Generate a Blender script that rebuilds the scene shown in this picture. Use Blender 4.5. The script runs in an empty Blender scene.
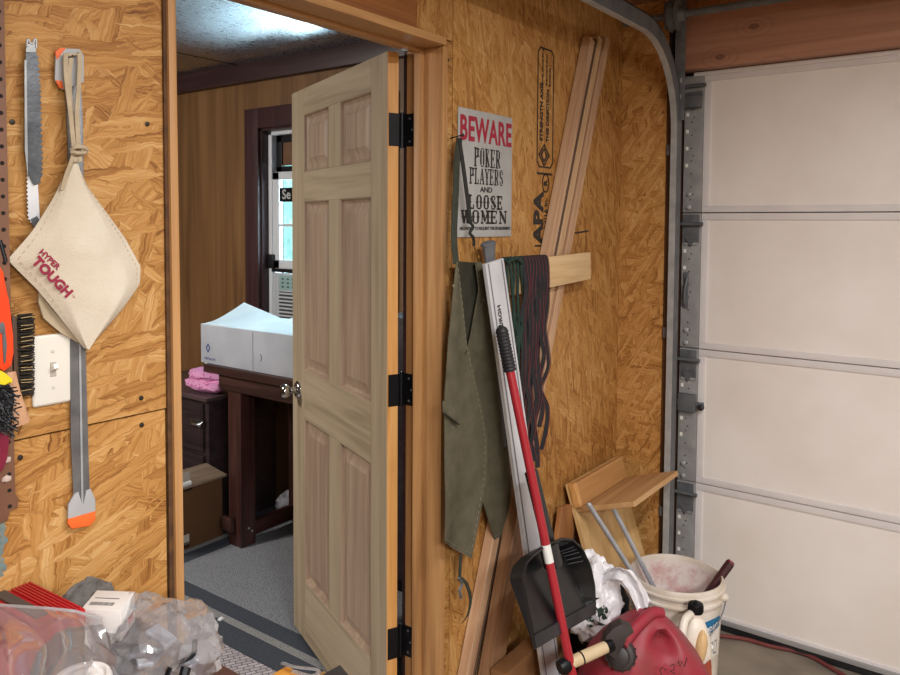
import bpy, bmesh, math, random
from mathutils import Vector as V, Matrix, Euler, noise
random.seed(7)
PI=math.pi
C=bpy.context.scene.collection
# ------------------------------------------------------------------ calibrated camera (metres; wall plane y=0, garage-door wall x=0, floor z=0)
CP=V((-2.9167,-1.2701,1.5837)); YAW,PIT,ROL=0.6498,-0.0492,0.0049; FPX,PX,PY=772.5754,430.94,262.01
FW=V((math.cos(YAW)*math.cos(PIT),math.sin(YAW)*math.cos(PIT),math.sin(PIT)))
_r=FW.cross(V((0,0,1))).normalized(); _u=_r.cross(FW)
RT=_r*math.cos(ROL)+_u*math.sin(ROL); UP=_u*math.cos(ROL)-_r*math.sin(ROL)
def ray(x,y): return FW+RT*((x-PX)/FPX)-UP*((y-PY)/FPX)
def on(x,y,ax,val):
    d=ray(x,y); return CP+d*((val-CP[ax])/d[ax])
def wy(x,y,d=0): return on(x,y,1,-d)          # point on a plane d in front of the door wall
def hz(x,y,z): return on(x,y,2,z)
def hx(x,y,X): return on(x,y,0,X)
def dep(x,y,z): return CP+ray(x,y)*z
def hp(x,y,P,n):
    d=ray(x,y); return CP+d*((P-CP).dot(n)/d.dot(n))
cam=bpy.data.cameras.new('camera'); co=bpy.data.objects.new('camera',cam); C.objects.link(co)
cam.sensor_fit='HORIZONTAL'; cam.sensor_width=36; cam.lens=FPX*36/900
cam.shift_x=(450-PX)/900; cam.shift_y=(PY-337.5)/900; cam.clip_start=0.02
M=Matrix((RT,UP,-FW)).transposed().to_4x4(); M.translation=CP; co.matrix_world=M
bpy.context.scene.camera=co
# ------------------------------------------------------------------ materials
def lin(c):
    return tuple((v/12.92 if v<=.04045 else ((v+.055)/1.055)**2.4) for v in [k/255 for k in c])+(1,)
class N:
    def __init__(s,name):
        s.m=bpy.data.materials.new(name); s.m.use_nodes=True; s.t=s.m.node_tree; s.n=s.t.nodes; s.l=s.t.links
        s.b=s.n['Principled BSDF']; s.out=s.n['Material Output']
    def a(s,typ,ins=None,**kw):
        n=s.n.new(typ)
        for k,v in kw.items(): setattr(n,k,v)
        for k,v in (ins or {}).items(): s.put(n.inputs[k],v)
        return n
    def put(s,i,v):
        if isinstance(v,bpy.types.NodeSocket): s.l.new(v,i)
        else: i.default_value=v
    def math(s,op,a,b=0.0,c=None,clamp=False):
        n=s.n.new('ShaderNodeMath'); n.operation=op; n.use_clamp=clamp
        s.put(n.inputs[0],a); s.put(n.inputs[1],b)
        if c is not None: s.put(n.inputs[2],c)
        return n.outputs[0]
    def mixf(s,f,a,b):
        n=s.n.new('ShaderNodeMix'); n.data_type='FLOAT'
        s.put(n.inputs[0],f); s.put(n.inputs[2],a); s.put(n.inputs[3],b); return n.outputs[0]
    def mixc(s,f,a,b,blend='MIX'):
        n=s.n.new('ShaderNodeMix'); n.data_type='RGBA'; n.blend_type=blend
        s.put(n.inputs[0],f); s.put(n.inputs[6],a); s.put(n.inputs[7],b); return n.outputs[2]
    def ramp(s,f,stops,interp='LINEAR'):
        n=s.n.new('ShaderNodeValToRGB'); r=n.color_ramp; r.interpolation=interp
        while len(r.elements)<len(stops): r.elements.new(.5)
        for e,(p,c) in zip(r.elements,stops): e.position=p; e.color=c
        s.put(n.inputs[0],f); return n.outputs[0]
    def obj(s): return s.n.new('ShaderNodeTexCoord').outputs['Object']
    def mp(s,v,loc=(0,0,0),rot=(0,0,0),sc=(1,1,1)):
        return s.a('ShaderNodeMapping',{'Vector':v,'Location':loc,'Rotation':rot,'Scale':sc}).outputs[0]
    def noise(s,v,scale,detail=3,rough=.5,dist=0):
        return s.a('ShaderNodeTexNoise',{'Vector':v,'Scale':scale,'Detail':detail,'Roughness':rough,'Distortion':dist}).outputs[0]
    def fin(s,col=None,rough=.5,metal=0,bump=None,bs=.2,bd=.01,spec=None):
        if col is not None: s.put(s.b.inputs['Base Color'],col)
        s.put(s.b.inputs['Roughness'],rough); s.put(s.b.inputs['Metallic'],metal)
        if spec is not None: s.put(s.b.inputs['Specular IOR Level'],spec)
        if bump is not None:
            bn=s.a('ShaderNodeBump',{'Height':bump,'Strength':bs,'Distance':bd}); s.l.new(bn.outputs[0],s.b.inputs['Normal'])
        return s.m
def paint(name,c,c2=None,scale=12,rough=.5,metal=0,bump=.0,bscale=60,spec=None,detail=4):
    """base colour with slow blotches of a second one and a fine surface grain"""
    s=N(name); o=s.obj()
    col=lin(c) if c2 is None else s.mixc(s.ramp(s.noise(o,scale,detail),[(.35,(0,0,0,1)),(.7,(1,1,1,1))]),lin(c),lin(c2))
    return s.fin(col,rough,metal,s.noise(o,bscale,2) if bump else None,bump,.004,spec)
def wood(name,dark,mid,light,axis=2,tilt=0,rough=.55,sc=1.0,ring=.5,bump=.15,turn=0,knots=0):
    """long grain along an axis; tilt turns it in the x-z plane"""
    s=N(name); o=s.obj()
    if tilt: o=s.mp(o,rot=(0,tilt,0))
    if turn: o=s.mp(o,rot=(0,0,turn))
    k=[22*sc]*3; k[axis]=1.3*sc
    v=s.mp(o,sc=k)
    n1=s.noise(v,1.0,4,.55,1.2); 
    k2=[160*sc]*3; k2[axis]=4*sc
    n2=s.noise(s.mp(o,sc=k2),1.0,2,.6)
    f=s.math('ADD',s.math('MULTIPLY',n1,.75),s.math('MULTIPLY',n2,.25))
    col=s.ramp(f,[(.30,lin(dark)),(.48,lin(mid)),(.68,lin(light))])
    if knots:
        sp_=s.a('ShaderNodeSeparateXYZ',{'Vector':o}); kv=s.a('ShaderNodeCombineXYZ',{'X':s.math('MULTIPLY',sp_.outputs[axis],2.6),'Y':s.math('MULTIPLY',sp_.outputs[2],4.4),'Z':0.0}).outputs[0]
        kd=s.a('ShaderNodeTexVoronoi',{'Vector':kv,'Scale':1.0},voronoi_dimensions='2D').outputs['Distance']
        rg=s.a('ShaderNodeMath',{0:s.math('MULTIPLY',kd,85.0)},operation='SINE').outputs[0]
        near=s.math('LESS_THAN',kd,.22); core=s.math('LESS_THAN',kd,.05)
        col=s.mixc(s.math('MULTIPLY',s.math('MULTIPLY',near,s.math('GREATER_THAN',rg,.2)),.35),col,lin(dark)); col=s.mixc(s.math('MULTIPLY',core,.55),col,lin(tuple(int(q*.6) for q in dark)))
    return s.fin(col,rough,0,f,bump,.004)
def osb(name,ax=0,rot=0.0,off=(0,0),tint=1.0,sc=1.0,wild=1.0):
    """oriented-strand board: layers of long straight flakes, each flake with its own tone and its own fibre"""
    s=N(name); o=s.obj(); sep=s.a('ShaderNodeSeparateXYZ',{'Vector':o})
    cb=s.a('ShaderNodeCombineXYZ',{'X':sep.outputs[ax],'Y':sep.outputs[2],'Z':0.0}).outputs[0]
    base=s.mp(cb,loc=(off[0],off[1],0))
    wob=s.a('ShaderNodeTexNoise',{'Vector':base,'Scale':7.0,'Detail':1.0}).outputs['Color']
    wv=s.a('ShaderNodeVectorMath',{0:wob,1:(.5,.5,.5)},operation='SUBTRACT').outputs[0]
    wv=s.a('ShaderNodeVectorMath',{0:wv,'Scale':.012},operation='SCALE').outputs[0]
    base=s.a('ShaderNodeVectorMath',{0:base,1:wv},operation='ADD').outputs[0]
    w2=s.a('ShaderNodeTexNoise',{'Vector':base,'Scale':55.0,'Detail':2.0}).outputs['Color']
    w2=s.a('ShaderNodeVectorMath',{0:s.a('ShaderNodeVectorMath',{0:w2,1:(.5,.5,.5)},operation='SUBTRACT').outputs[0],'Scale':.012},operation='SCALE').outputs[0]
    base=s.a('ShaderNodeVectorMath',{0:base,1:w2},operation='ADD').outputs[0]
    val=None; edge=None; fib=None
    for i,(th,lx,ly) in enumerate([(0,6,26),(.45*wild,8,34),(-.4*wild,8,32),(.95*wild,11,48),(-.9*wild,10,42),(.2*wild,9,64)]):
        mv=s.mp(base,loc=(i*3.7,i*1.9,0),rot=(0,0,rot+th)); mv=s.mp(mv,sc=(lx*sc,ly*sc,1))
        vo=s.a('ShaderNodeTexVoronoi',{'Vector':mv,'Scale':1.0},voronoi_dimensions='2D',feature='F1',distance='MINKOWSKI')
        vo.inputs['Exponent'].default_value=1.4
        cs=s.a('ShaderNodeSeparateColor',{'Color':vo.outputs['Color']})
        v2=s.a('ShaderNodeTexVoronoi',{'Vector':mv,'Scale':1.0},voronoi_dimensions='2D',feature='F2',distance='MINKOWSKI'); v2.inputs['Exponent'].default_value=1.4
        e=s.math('LESS_THAN',s.math('SUBTRACT',v2.outputs['Distance'],vo.outputs['Distance']),.05)
        fv=s.noise(s.a('ShaderNodeVectorMath',{0:s.mp(mv,sc=(.8,4.6,1)),1:s.mp(vo.outputs['Color'],sc=(9,9,9))},operation='ADD').outputs[0],1.0,5,.72,.4)
        if val is None: val,edge,fib=cs.outputs[0],e,fv
        else:
            m=s.math('GREATER_THAN',cs.outputs[1],.64)
            val=s.mixf(m,val,cs.outputs[0]); edge=s.mixf(m,edge,e); fib=s.mixf(m,fib,fv)
    big=s.noise(base,2.2,2)
    f=s.math('ADD',s.math('MULTIPLY',val,.17),s.math('MULTIPLY',fib,.82)); f=s.math('ADD',f,s.math('MULTIPLY',s.math('SUBTRACT',big,.5),.30))
    t=lambda c: lin(tuple(min(255,k*tint) for k in c))
    col=s.ramp(f,[(.27,t((104,62,26))),(.38,t((156,103,48))),(.47,t((184,132,70))),(.56,t((198,147,84))),(.70,t((217,176,118)))])
    col=s.mixc(s.math('MULTIPLY',edge,.20),col,lin((104,62,24)))
    h=s.math('SUBTRACT',s.math('ADD',s.math('MULTIPLY',val,.6),s.math('MULTIPLY',fib,.3)),s.math('MULTIPLY',edge,.5))
    return s.fin(col,.62,0,h,.3,.004,.35)
def metal(name,c,rough=.35,bump=0): return paint(name,c,tuple(int(k*.82) for k in c),30,rough,1.0,bump,200)
def film(name,tint=(235,238,240),body=.22,rough=.08,gl=.5):
    """thin clear plastic film"""
    s=N(name); s.n.remove(s.b)
    tr=s.a('ShaderNodeBsdfTransparent',{'Color':lin(tint)}); g=s.a('ShaderNodeBsdfGlossy',{'Color':(1,1,1,1),'Roughness':rough}); d=s.a('ShaderNodeBsdfTranslucent',{'Color':lin((225,226,228))})
    d2=s.a('ShaderNodeBsdfDiffuse',{'Color':lin((215,216,220))})
    dd=s.a('ShaderNodeMixShader',{0:.6,1:d.outputs[0],2:d2.outputs[0]})
    lw=s.a('ShaderNodeLayerWeight',{'Blend':gl})
    m1=s.a('ShaderNodeMixShader',{0:body,1:tr.outputs[0],2:dd.outputs[0]})
    m2=s.a('ShaderNodeMixShader',{0:s.math('ADD',s.math('MULTIPLY',lw.outputs[1],.55),.05,clamp=True),1:m1.outputs[0],2:g.outputs[0]})
    s.l.new(m2.outputs[0],s.out.inputs[0]); return s.m
def emit(name,c,st):
    s=N(name); s.n.remove(s.b); e=s.a('ShaderNodeEmission',{'Color':lin(c),'Strength':st}); s.l.new(e.outputs[0],s.out.inputs[0]); return s.m

MT={}
MT['osb_left']=osb('strand board left',0,-.35,(0,0),.95)
MT['osb_low']=osb('strand board lower left',0,-.55,(2.3,1.1),.97)
MT['osb_right']=osb('strand board right',0,1.25,(5.1,.4),.95,1.25,.75)
MT['osb_strip']=osb('strand board strip',0,.1,(7.7,2.4),.9,1.3)
MT['osb_b']=osb('strand board corner return',1,.8,(1.7,3.2),.96,1.35)
MT['osb_head']=osb('strand board over door',0,1.5,(3.3,7.2),.9,1.2)
MT['ply_head']=wood('dark plywood',(112,66,32),(140,86,44),(160,104,58),0)
MT['jamb']=wood('jamb pine',(142,100,60),(176,130,82),(194,148,98),2,0,.5)
MT['jamb_x']=wood('head jamb pine',(142,100,60),(178,132,84),(196,150,98),0,0,.5)
MT['jambdark']=paint('rough dark board edge',(70,44,24),(98,66,36),40,.8,0,.4,120)
MT['door']=wood('bare oak door',(146,128,103),(172,154,128),(188,172,145),2,0,.55,.8)
MT['door_x']=wood('bare oak door rails',(150,133,108),(176,158,132),(192,176,150),0,0,.55,.8,turn=-math.radians(66))
MT['dooredge']=wood('pine tinted by garage light',(178,120,60),(205,150,86),(220,170,110),2,0,.5)  # door edge: orange of the garage light is put into the colour
MT['black']=paint('black hinge metal',(22,23,27),(30,31,36),30,.42,.6)
MT['core']=paint('wall cavity',(46,34,26),None,10,.9)
MT['panel']=wood('brown wall panelling',(92,62,36),(118,84,50),(138,102,64),2,0,.5,.35)
MT['darktrim']=wood('dark purple-brown trim',(44,26,28),(58,36,38),(70,46,46),1,0,.45)
MT['white_door']=paint('white garage door skin',(234,229,226),(224,217,211),3,.45,0,.05,90)
MT['white_rail']=paint('white garage door rail',(224,220,220),(214,210,212),6,.4)
MT['steel']=paint('galvanised steel',(160,160,160),(138,138,140),16,.5,.1,.1,80)
MT['steel_d']=paint('dull dark galvanised steel',(104,106,110),(84,87,92),22,.5,.15)
MT['steel_l']=paint('light galvanised steel',(176,180,183),(152,157,161),22,.4,.2)
MT['beam']=wood('reddish header beam',(150,106,86),(172,124,101),(188,142,116),1,0,.55,.6,knots=1)
MT['ceil']=wood('plywood ceiling',(126,92,68),(146,112,84),(160,128,98),0,0,.7)
MT['concrete']=paint('worn concrete',(142,131,117),(110,101,91),5,.75,0,.3,60,None,8)
MT['rubber']=paint('black rubber',(24,24,27),(34,34,38),40,.55)
# ------------------------------------------------------------------ mesh helpers
def nb(): return bmesh.new()
def _bev(bm,vs,b,seg=2):
    if b>0:
        es={e for v in vs for e in v.link_edges}
        bmesh.ops.bevel(bm,geom=list(es),offset=b,segments=seg,profile=.6,affect='EDGES')
def obox(bm,c,ax,half,bev=0,seg=2):
    """box with centre, three axis vectors, half sizes"""
    c=V(c); ax=[V(a).normalized() for a in ax]
    vs=[bm.verts.new(c+ax[0]*half[0]*i+ax[1]*half[1]*j+ax[2]*half[2]*k) for k in(-1,1) for j in(-1,1) for i in(-1,1)]
    for f in((0,2,3,1),(4,5,7,6),(0,1,5,4),(2,6,7,3),(0,4,6,2),(1,3,7,5)): bm.faces.new([vs[i] for i in f])
    _bev(bm,vs,bev,seg); return bm
def box(bm,x0,x1,y0,y1,z0,z1,bev=0,seg=2):
    return obox(bm,((x0+x1)/2,(y0+y1)/2,(z0+z1)/2),((1,0,0),(0,1,0),(0,0,1)),(abs(x1-x0)/2,abs(y1-y0)/2,abs(z1-z0)/2),bev,seg)
def tube(bm,pts,r,seg=10,cap=True,flat=None):
    """round tube along points; r a number or one per point; flat=(ref vector, ratio) flattens the section along ref"""
    pts=[V(p) for p in pts]; n=len(pts); rs=r if isinstance(r,(list,tuple)) else [r]*n
    prev=None; rings=[]
    for i,p in enumerate(pts):
        t=(pts[min(i+1,n-1)]-pts[max(i-1,0)]).normalized()
        if prev is None:
            ref=V((0,0,1)) if abs(t.z)<.9 else V((1,0,0))
            if flat: ref=V(flat[0])
            a=(ref-t*ref.dot(t)).normalized()
        else: a=(prev-t*prev.dot(t)).normalized()
        prev=a; b=t.cross(a); k=flat[1] if flat else 1
        rings.append([bm.verts.new(p+a*rs[i]*k*math.cos(2*PI*j/seg)+b*rs[i]*math.sin(2*PI*j/seg)) for j in range(seg)])
    for A,B in zip(rings,rings[1:]):
        for j in range(seg): bm.faces.new((A[j],A[(j+1)%seg],B[(j+1)%seg],B[j]))
    if cap: bm.faces.new(rings[0][::-1]); bm.faces.new(rings[-1])
    return bm
def lathe(bm,prof,c,seg=40,mat=None,cap0=True,cap1=True):
    """profile of (radius, height) turned round the local z axis, moved to c and turned by mat"""
    c=V(c); mat=mat or Matrix.Identity(3); rings=[]
    for r,z in prof: rings.append([bm.verts.new(c+mat@V((r*math.cos(2*PI*j/seg),r*math.sin(2*PI*j/seg),z))) for j in range(seg)])
    for A,B in zip(rings,rings[1:]):
        for j in range(seg): bm.faces.new((A[j],A[(j+1)%seg],B[(j+1)%seg],B[j]))
    if cap0: bm.faces.new(rings[0][::-1])
    if cap1: bm.faces.new(rings[-1])
    return bm
def prism(bm,poly,off,bev=0):
    off=V(off); a=[bm.verts.new(V(p)) for p in poly]; b=[bm.verts.new(V(p)+off) for p in poly]; n=len(a)
    bm.faces.new(a[::-1]); bm.faces.new(b)
    for i in range(n): bm.faces.new((a[i],a[(i+1)%n],b[(i+1)%n],b[i]))
    _bev(bm,a+b,bev); return bm
def grid(bm,fn,nu,nv,th=0,closed=False):
    vs=[[bm.verts.new(V(fn(i/nu,j/nv))) for i in range(nu+1)] for j in range(nv+1)]; fs=[]
    for j in range(nv):
        for i in range(nu): fs.append(bm.faces.new((vs[j][i],vs[j][i+1],vs[j+1][i+1],vs[j+1][i])))
    if th:
        bm.normal_update(); ws=[]; sg=sum(f.normal.dot(f.calc_center_median()-CP)*f.calc_area() for f in fs); th=-th if sg>0 else th   # the second skin lies on the far side
        for r in vs:
            row=[]
            for v in r:
                n=V((0,0,0))
                for f in v.link_faces: n+=f.normal*f.calc_area()
                row.append(bm.verts.new(v.co-(n.normalized() if n.length>1e-12 else V((0,1,0)))*th))
            ws.append(row)
        for j in range(nv):
            for i in range(nu): bm.faces.new((ws[j][i],ws[j+1][i],ws[j+1][i+1],ws[j][i+1]))
        for i in range(nu): bm.faces.new((vs[0][i],ws[0][i],ws[0][i+1],vs[0][i+1])); bm.faces.new((vs[nv][i],vs[nv][i+1],ws[nv][i+1],ws[nv][i]))
        for j in range(nv): bm.faces.new((vs[j][0],vs[j+1][0],ws[j+1][0],ws[j][0])); bm.faces.new((vs[j][nu],ws[j][nu],ws[j+1][nu],vs[j+1][nu]))
    return bm
def poly(pts,t):
    """point at fraction t along a polyline, by length"""
    pts=[V(p) for p in pts]; L=[0]
    for a,b in zip(pts,pts[1:]): L.append(L[-1]+(b-a).length)
    d=t*L[-1]
    for i in range(len(pts)-1):
        if d<=L[i+1]+1e-9:
            k=(d-L[i])/max(1e-9,L[i+1]-L[i]); return pts[i].lerp(pts[i+1],k)
    return pts[-1]
def smooth(pts,n=8):
    """Catmull-Rom through points"""
    P=[V(p) for p in pts]; P=[P[0]*2-P[1]]+P+[P[-1]*2-P[-2]]; out=[]
    for i in range(1,len(P)-2):
        for k in range(n):
            t=k/n; a,b,c,d=P[i-1],P[i],P[i+1],P[i+2]
            out.append(.5*((2*b)+(c-a)*t+(2*a-5*b+4*c-d)*t*t+(3*b-a-3*c+d)*t**3))
    out.append(P[-2]); return out
def ribbon(bm,pts,wv,th):
    """flat strap along points; wv a width vector"""
    wv=V(wv); n=len(pts); pts=[V(p) for p in pts]; rings=[]; pn=None
    for i,p in enumerate(pts):
        t=pts[min(i+1,n-1)]-pts[max(i-1,0)]
        nn=t.cross(wv); nn=nn.normalized() if nn.length>1e-7 else (pn or V((0,1,0)))
        if pn and nn.dot(pn)<0: nn=-nn
        pn=nn; rings.append([bm.verts.new(p+wv*a+nn*th*c) for a,c in((-.5,-.5),(.5,-.5),(.5,.5),(-.5,.5))])
    for A,B in zip(rings,rings[1:]):
        for j in range(4): bm.faces.new((A[j],A[(j+1)%4],B[(j+1)%4],B[j]))
    bm.faces.new(rings[0][::-1]); bm.faces.new(rings[-1]); return bm
def blob(bm,c,r,axes=None,seg=3,amp=.1,freq=3,seed=0,fn=None):
    axes=[V(a) for a in (axes or ((1,0,0),(0,1,0),(0,0,1)))]
    res=bmesh.ops.create_icosphere(bm,subdivisions=seg,radius=1)
    for v in res['verts']:
        d=v.co.copy(); k=1+amp*noise.fractal(d*freq+V((seed*3.1,seed,0)),.6,2,4)
        if fn: d,k=fn(d,k)
        v.co=V(c)+axes[0]*d.x*r[0]*k+axes[1]*d.y*r[1]*k+axes[2]*d.z*r[2]*k
    return bm
def text(bm,body,M,size=1.0,ext=.0,off=0.0,sx=1.0,align='CENTER',space=1.0):
    """lettering in the local x-y plane of M"""
    cu=bpy.data.curves.new('lettering','FONT'); cu.body=body; cu.size=size; cu.extrude=ext; cu.offset=off; cu.resolution_u=3
    cu.align_x=align; cu.align_y='CENTER'; cu.space_character=space
    ob=bpy.data.objects.new('lettering',cu); C.objects.link(ob)
    dg=bpy.context.evaluated_depsgraph_get(); me=bpy.data.meshes.new_from_object(ob.evaluated_get(dg))
    me.transform(M@Matrix.Diagonal((sx,1,1,1))); bm.from_mesh(me)
    bpy.data.objects.remove(ob); bpy.data.curves.remove(cu); bpy.data.meshes.remove(me)
    return bm
def frame(o,x,y,z=None):
    x=V(x).normalized(); y=V(y); y=(y-x*y.dot(x)).normalized(); z=x.cross(y)
    m=Matrix((x,y,z)).transposed().to_4x4(); m.translation=V(o); return m
def rootloc(o):
    while o.parent: o=o.parent
    return V(o.location)
def obj(name,bm,mat,parent=None,sharp=35,loc=None,recalc=True):
    """links a bmesh (world coordinates) as ONE object"""
    if recalc: bmesh.ops.recalc_face_normals(bm,faces=bm.faces)
    L=rootloc(parent) if parent else (V(loc) if loc is not None else V((0,0,0)))
    for v in bm.verts: v.co-=L
    me=bpy.data.meshes.new(name); bm.to_mesh(me); bm.free()
    me.polygons.foreach_set('use_smooth',[sharp>0]*len(me.polygons))
    if sharp>0: me.set_sharp_from_angle(angle=math.radians(sharp))
    if isinstance(mat,str): mat=MT[mat]
    me.materials.append(mat); o=bpy.data.objects.new(name,me); C.objects.link(o)
    if parent: o.parent=parent
    else: o.location=L
    return o
def tag(o,label,cat,group=None):
    o['label']=label; o['category']=cat
    if group: o['group']=group
    return o
def thing(name,label,cat,loc,group=None):
    o=bpy.data.objects.new(name,None); o.empty_display_size=.05; C.objects.link(o); o.location=V(loc); return tag(o,label,cat,group)
def base(bm):
    xs=[v.co for v in bm.verts]; return V(((min(v.x for v in xs)+max(v.x for v in xs))/2,(min(v.y for v in xs)+max(v.y for v in xs))/2,min(v.z for v in xs)))
def solo(name,bm,mat,label,cat,group=None,sharp=35): return tag(obj(name,bm,mat,None,sharp,base(bm)),label,cat,group)
def struct(name,bm,mat,parent=None,sharp=35):
    o=obj(name,bm,mat,parent,sharp)
    if not parent: o['kind']='structure'
    return o
X=V((1,0,0)); Y=V((0,1,0)); Z=V((0,0,1))
# ================================================================== SETTING: garage side
XL,XR,HZ,JD=-2.034,-1.198,2.070,.125
GC=2.44            # garage ceiling
struct('floor',box(nb(),-6,.3,-5.5,.06,-.08,0),'concrete')
struct('ceiling',box(nb(),-6,.3,-5.5,0,GC,GC+.06),'ceil')
b=nb(); box(b,-6,XL-.045,.012,.115,0,GC); box(b,XL-.045,XR+.03,.012,.115,HZ+.03,2.5); box(b,XR+.03,.0,.012,.115,0,GC)
struct('wall_core',b,'core')
WLU=struct('wall_left_upper',box(nb(),-6,-2.066,0,.011,1.2345,GC),'osb_left')
WLL=struct('wall_left_lower',box(nb(),-6,-2.072,0,.011,0,1.2315),'osb_low')
xs=wy(416.5,20)[0]
struct('wall_header_plywood',box(nb(),-2.076,xs,0,.011,HZ+.021,GC),'ply_head')
struct('wall_header_strand',box(nb(),xs+.001,-1.152,-.0005,.011,HZ+.021,GC),'osb_head')
struct('wall_side_strip',box(nb(),XR+.004,-1.152,0,.011,0,HZ+.018),'osb_strip')
struct('wall_right',box(nb(),-1.148,0,0,.011,0,GC),'osb_right')
# return of strand board beside the garage door, its jamb boards, beam
struct('wall_return',box(nb(),0,.011,-.183,-.0005,0,GC),'osb_b')
b=nb(); box(b,.012,.16,-.183,.115,0,GC+.06); box(b,.161,.23,.115,-5.56,-.08,GC+.06)  # second box: unseen backing behind the door, added to stop light leaks
struct('wall_front_and_light_backing',b,'core')
b=nb(); box(b,.002,.15,-.205,-.1845,0,2.19,.002)
struct('trim_garage_jamb',b,wood('dark jamb board',(58,38,26),(82,54,36),(104,72,48),2))
struct('trim_garage_beam',box(nb(),.05,.15,-5.4,-.2,2.178,2.395,.003),'beam')
struct('trim_beam_cap',box(nb(),.03,.15,-5.4,-.05,2.397,GC-.002,.002),'ply_head')
W_back=paint('far garage wall paint',(200,172,130),(180,150,105),4,.8)
struct('wall_south',box(nb(),-6,.3,-5.56,-5.5,0,GC),W_back)
struct('wall_west',box(nb(),-6.06,-6,-5.5,0,0,GC),W_back)
# nail heads in the strand board
nailm=paint('dark nail head',(58,52,46),None,10,.5,.6)
b=nb()
for q in [(12,122),(147,124),(141,398),(141.5,425),(20,457.5),(448,60),(641,303)]:
    if q[0]<640: P=wy(*q); lathe(b,[(.0045,0),(.0045,.0015),(.003,.002)],P+V((0,-.0,0)),10,Matrix.Rotation(PI/2,3,'X'))
obj('nail_head',b,nailm,WLU)
# blue-grey seam paint scuffs along the left seam
# jambs and head of the door opening (the frame of door_1)
def opening():
    def strip(xt0,xt1,xb0,xb1,y0,y1,name,m):   # slightly out of plumb, like the real jamb; x at the head and at the floor
        b=nb(); z1=HZ+.02; prism(b,[(xt0,y0,z1),(xt1,y0,z1),(xb1,y0,0),(xb0,y0,0)],(0,y1-y0,0),.001); struct(name,b,m)
    strip(-2.0631,-2.0470,-2.0570,-2.0385,-.012,JD,'trim_1','jamb'); strip(-2.0695,-2.0636,-2.0700,-2.0576,-.006,-.0005,'trim_2','jambdark')
    b=nb(); box(b,XR,XR+.022,-.003,JD,0,HZ,.0015); struct('trim_3',b,'jamb')
    b=nb(); box(b,XL-.012,XR+.003,-.012,JD,HZ,HZ+.021,.0015); struct('trim_4',b,'jamb_x')
    b=nb(); box(b,XR-.011,XR,.062,.091,0,HZ-.0,.002); struct('trim_5',b,'jamb')
    b=nb(); box(b,XL,XR-.011,.062,.091,HZ-.011,HZ,.002); struct('trim_6',b,'jamb_x')
    b=nb(); box(b,XL-.028,XL-.012,.062,.091,0,HZ-.011,.002); struct('trim_7',b,'jamb')
    # casing on the far side of the opening
    b=nb(); box(b,XR+.004,XR+.075,JD,JD+.015,0,HZ+.07,.002); struct('trim_8',b,'darktrim')
    b=nb(); box(b,XL-.075,XL-.004,JD,JD+.015,0,HZ+.07,.002); struct('trim_9',b,'darktrim')
    b=nb(); box(b,XL,XR,0,JD,-.02,.012,.002); struct('trim_10',b,paint('threshold wood',(88,64,44),(70,50,34),20,.6))
opening()
# ------------------------------------------------------------------ the six-panel door
TH=math.radians(114); DC=V((-1.252,.151,0)); DD=V((-math.cos(TH),math.sin(TH),0)); DN=V((-DD.y,DD.x,0))  # DN points to the face we see
DW,DT,Z0,Z1=.828,.035,.036,2.066
def dpt(u,t,z): return DC+DD*u-DN*t+Z*z        # t measured into the door from the seen face
dr=bpy.data.objects.new('door_1',None); C.objects.link(dr); dr.location=DC; dr['kind']='structure'
dr['label']='bare oak six-panel door standing open into the far room'; 
def dbox(bm,u0,u1,z0,z1,t0=0,t1=DT,bev=.0012):
    return obox(bm,dpt((u0+u1)/2,(t0+t1)/2,(z0+z1)/2),(DD,DN,Z),((u1-u0)/2,(t1-t0)/2,(z1-z0)/2),bev,1)
us=[(.112,.352),(.455,.697)]; zs=[(.262,.866),(1.05,1.662),(1.768,1.972)]
b=nb(); dbox(b,0,.112,Z0,Z1); dbox(b,.697,DW,Z0,Z1)
obj('stile',b,'door',dr)
b=nb(); dbox(b,.352,.455,zs[0][0],zs[0][1]); dbox(b,.352,.455,*zs[1]); dbox(b,.352,.455,*zs[2]); obj('mullion',b,'door',dr)
b=nb()
for z0,z1 in [(Z0,zs[0][0]),(zs[0][1],zs[1][0]),(zs[1][1],zs[2][0]),(zs[2][1],Z1)]: dbox(b,.1125,.6965,z0,z1)
obj('rail',b,'door_x',dr)
for u0,u1 in us:
    for z0,z1 in zs:
        b=nb()
        # sunk moulding sloping in, then a raised field
        def ring(i,t): return [b.verts.new(dpt(u,t,z)) for u,z in((u0+i,z0+i),(u1-i,z0+i),(u1-i,z1-i),(u0+i,z1-i))]
        for sgn in (0,1):
            f=(lambda t:t) if sgn==0 else (lambda t:DT-t)
            R=[ring(0,f(.0)),ring(.003,f(.002)),ring(.006,f(.010)),ring(.014,f(.0155)),ring(.019,f(.0155)),ring(.046,f(.006)),ring(.048,f(.0045))]
            for A,B in zip(R,R[1:]):
                for k in range(4): b.faces.new((A[k],A[(k+1)%4],B[(k+1)%4],B[k]))
            b.faces.new(R[-1])
        obj('panel',b,'door_p' if 'door_p' in MT else MT.setdefault('door_p',wood('oak panel, pinker',(142,118,100),(166,142,122),(182,160,138),2,0,.55,.8)),dr,20)
b=nb(); obox(b,dpt(-.0008,DT/2,(Z0+Z1)/2),(DD,DN,Z),(.0008,DT/2-.001,(Z1-Z0)/2-.001)); obj('hinge_edge',b,'dooredge',dr)
PIN=V((XR-.007,.137,0))
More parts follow.
